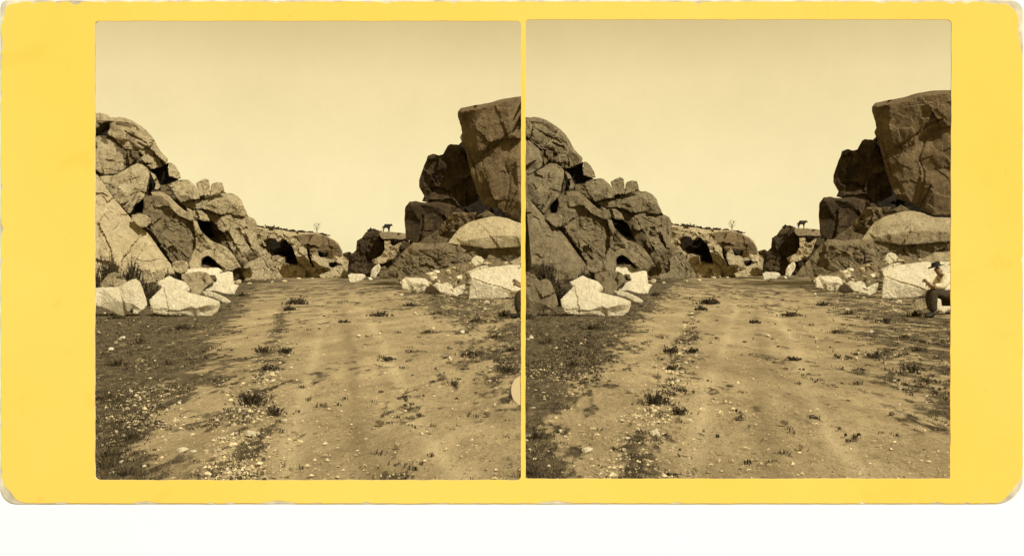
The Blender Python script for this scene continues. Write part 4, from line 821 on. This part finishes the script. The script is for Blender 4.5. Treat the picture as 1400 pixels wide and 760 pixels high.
# ox, facing right, on the light ledge
for s in 'LR':
    d = 117.; px, py = to_side(529, 317.3, s, d); g = place(np.array(float(px)), np.array(float(py)), d); k = d/F
    ox = empty('standing_ox', tuple(g)); tag(ox, 'dark ox standing side on upon the light ledge of the crag in the '+('left' if s == 'L' else 'right')+' opening', 'ox')
    u = k*1.15
    nodes = [(-4.4, 0, 7.4, 1.5, 1.5), (-2.5, 0, 7.2, 1.75, 1.7), (0, 0, 7.0, 1.95, 1.8), (2.4, 0, 7.2, 2.0, 1.6), (4.0, 0, 8.0, 1.35, 1.1), (5.3, 0, 8.6, 1.0, .95), (6.6, 0, 8.0, .75, .7), (7.4, 0, 7.2, .5, .55),
             (-4.4, .9, 5.6, 1.0), (-4.0, .9, 4.2, .55), (-4.9, .9, 2.6, .4), (-4.6, .9, .3, .36), (-4.4, -.9, 5.6, 1.0), (-3.4, -.9, 4.2, .55), (-4.2, -.9, 2.6, .4), (-3.9, -.9, .3, .36),
             (2.9, .9, 5.2, .8), (2.9, .9, 2.8, .45), (3.0, .9, .3, .36), (2.1, -.9, 5.2, .8), (2.2, -.9, 2.8, .45), (2.0, -.9, .3, .36)]
    nodes = [(a[0]*u*.92, a[1]*u, a[2]*u, *[q*u*(1.42 if q > .7 else 1.25) for q in a[3:]]) for a in nodes]
    skin('body', nodes, [(0, 1), (1, 2), (2, 3), (3, 4), (4, 5), (5, 6), (6, 7), (0, 8), (8, 9), (9, 10), (10, 11), (0, 12), (12, 13), (13, 14), (14, 15), (3, 16), (16, 17), (17, 18), (3, 19), (19, 20), (20, 21)], M['hide'], ox, 1, 2)
    for q in (-1, 1):
        skin('horn', [(5.1*u, q*.5*u, 9.4*u, .2*u), (5.2*u, q*1.3*u, 9.7*u, .16*u), (5.5*u, q*1.5*u, 10.5*u, .07*u)], [(0, 1), (1, 2)], M['hide'], ox, 1)
        skin('ear', [(5.0*u, q*.6*u, 9.0*u, .25*u), (4.6*u, q*1.5*u, 8.9*u, .12*u)], [(0, 1)], M['hide'], ox, 1)
    skin('tail', [(-5.0*u, 0, 8.0*u, .25*u), (-5.6*u, 0, 6*u, .16*u), (-5.6*u, 0, 3.4*u, .3*u)], [(0, 1), (1, 2)], M['hide'], ox, 1)

# the sitting man (joints traced in the right view, one pixel is about 18.6 mm at his distance)
def man(side):
    d = 25.6; k = d/F; dx = 0 if side == 'R' else -562.
    bx0, by0 = 1274+dx, 433.
    g = place(np.array(bx0), np.array(by0), d); root = empty('person', (g[0], g[1], 0)); org = Vector((float(g[0]), float(g[1]), 0))
    tag(root, 'man in black hat and pale shirt sitting bent forward'+(' in the right opening' if side == 'R' else ', almost hidden by the middle strip'), 'person')
    def J(x, y, dep, r, r2=None):
        p = place(np.array(x+dx), np.array(float(y)), d); v = Vector((float(p[0]), float(p[1])+dep, float(p[2])))-org
        return (v.x, v.y, v.z, r) if r2 is None else (v.x, v.y, v.z, r, r2)
    J0 = J
    def J(x, y, dep, r, r2=None): return J0(x, y, dep, r*KK[0], None if r2 is None else r2*KK[0])
    KK = [1.12]
    body = [J(1304, 401, 0, .14), J(1300, 392, 0, .15), J(1295, 383, 0, .15), J(1288, 377.5, 0, .055), J(1284, 373, 0, .085, .075), J(1281.5, 368, 0, .09, .08), J(1280.5, 364.5, 0, .07, .06),
            J(1291, 380, -.17, .06), J(1283, 392, -.2, .045), J(1272, 391, -.16, .034), J(1267.5, 388, -.12, .03, .04),
            J(1291, 380, .17, .06), J(1281, 393, .2, .045), J(1271, 387, .12, .034), J(1266.5, 383.5, .06, .03, .04),
            J(1300, 404, -.12, .085), J(1272, 400, -.2, .06), J(1271, 414, -.18, .055), J(1272, 428, -.18, .04), J(1264, 431, -.2, .035),
            J(1300, 404, .12, .085), J(1275, 399, .2, .06), J(1276, 414, .2, .055), J(1280, 428, .2, .04), J(1272, 431, .2, .035)]
    ed = [(0, 1), (1, 2), (2, 3), (3, 4), (4, 5), (5, 6), (2, 7), (7, 8), (8, 9), (9, 10), (2, 11), (11, 12), (12, 13), (13, 14), (0, 15), (15, 16), (16, 17), (17, 18), (18, 19), (0, 20), (20, 21), (21, 22), (22, 23), (23, 24)]
    # fingers, curled
    for w, sg in ((10, -1), (14, 1)):
        hx, hy, hz = body[w][:3]
        for f in range(4):
            z_ = (f-1.5)*.019; b = len(body); Ln = (.03, .034, .032, .025)[f]
            body.append((hx-.035, hy+.005*sg, hz+z_, .0095)); body.append((hx-.035-Ln, hy+.02, hz+z_-.012, .0085)); body.append((hx-.03-Ln, hy+.035, hz+z_-.034, .0075))
            ed += [(w, b), (b, b+1), (b+1, b+2)]
        b = len(body); body += [(hx-.01, hy-.03, hz+.03, .011), (hx-.035, hy-.045, hz+.035, .009)]; ed += [(w, b), (b, b+1)]
    parts = [skin('body', body, ed, M['skin'], root, 1, 0)]
    nose = J(1276.6, 370, 0, .016); parts.append(skin('nose', [J(1279, 368.5, 0, .02), nose], [(0, 1)], M['skin'], root, 1))
    parts.append(skin('hair', [J(1284.5, 369, 0, .075), J(1286, 373, 0, .06)], [(0, 1)], M['hat'], root, 1))
    KK[0] = 1.4
    sh = [J(1303, 400, 0, .165, .19), J(1299, 391, 0, .175, .2), J(1293, 382, 0, .16, .19), J(1289, 378, 0, .085), J(1291, 380.5, -.19, .1), J(1283, 392, -.21, .075), J(1273.5, 391, -.17, .05), J(1291, 380.5, .19, .1), J(1281, 393, .21, .075), J(1272.5, 388, .13, .05)]
    parts.append(skin('shirt', sh, [(0, 1), (1, 2), (2, 3), (2, 4), (4, 5), (5, 6), (2, 7), (7, 8), (8, 9)], M['shirt'], root, 2))
    ve = [J(1304, 401, .0, .178, .2), J(1300, 392, 0, .185, .205), J(1296.5, 385, .03, .165, .17)]
    parts.append(skin('waistcoat', ve, [(0, 1), (1, 2)], M['hat'], root, 2))
    tr = [J(1305, 403, 0, .16, .18), J(1300, 404, -.13, .12), J(1272, 400, -.2, .088), J(1271, 414, -.18, .085), J(1272, 426, -.18, .07), J(1300, 404, .13, .12), J(1275, 399, .2, .088), J(1276, 414, .2, .085), J(1280, 426, .2, .07)]
    parts.append(skin('trousers', tr, [(0, 1), (1, 2), (2, 3), (3, 4), (0, 5), (5, 6), (6, 7), (7, 8)], M['trouser'], root, 2))
    for q, (hx, hy, q2) in enumerate(((1272, 427.5, -.18), (1280, 427.5, .2))):
        parts.append(skin('boot', [J(hx, hy-3, q2, .06), J(hx, hy+2.6, q2, .055, .05), J(hx-9, hy+4, q2-.02, .045, .04), J(hx-12.5, hy+4.3, q2-.03, .035, .03)], [(0, 1), (1, 2), (2, 3)], M['boot'], root, 1))
    KK[0] = 1.
    # hat: brim and dented crown as one lathe, tipped forward
    V, Fc = [], []; prof = [(.0, .02), (.10, .0), (.175, -.012), (.185, .0), (.105, .018), (.098, .075), (.088, .115), (.06, .118), (0, .098)]
    c = Vector(J(1280, 364.5, 0, 1)[:3]); m = 20
    for r_, z_ in prof:
        for i in range(m):
            a = 2*math.pi*i/m; p = Vector((r_*math.cos(a)*1.1, r_*math.sin(a), z_+.02*abs(math.sin(a))*(r_ > .15))); p.rotate(__import__('mathutils').Euler((0, math.radians(-14), 0))); V.append(tuple(c+p))
    for j in range(len(prof)-1):
        for i in range(m): Fc.append((j*m+i, j*m+(i+1) % m, (j+1)*m+(i+1) % m, (j+1)*m+i))
    parts.append(mesh_obj('hat', V, Fc, M['hat'], root))
    if side == 'L':   # the ridge of the neighbouring quarry starts here: the figure ends against it
        for o in parts:
            bm = bmesh.new(); bm.from_mesh(o.data)
            bmesh.ops.bisect_plane(bm, geom=bm.verts[:]+bm.edges[:]+bm.faces[:], plane_co=(-.012-org.x, 0, 0), plane_no=(1, 0, 0), clear_outer=True)
            bmesh.ops.holes_fill(bm, edges=[e_ for e_ in bm.edges if e_.is_boundary]); bm.to_mesh(o.data); n_ = len(bm.verts); bm.free()
            if n_ == 0: bpy.data.objects.remove(o)
for s in 'LR': man(s)
print('rocks', ROCKN)
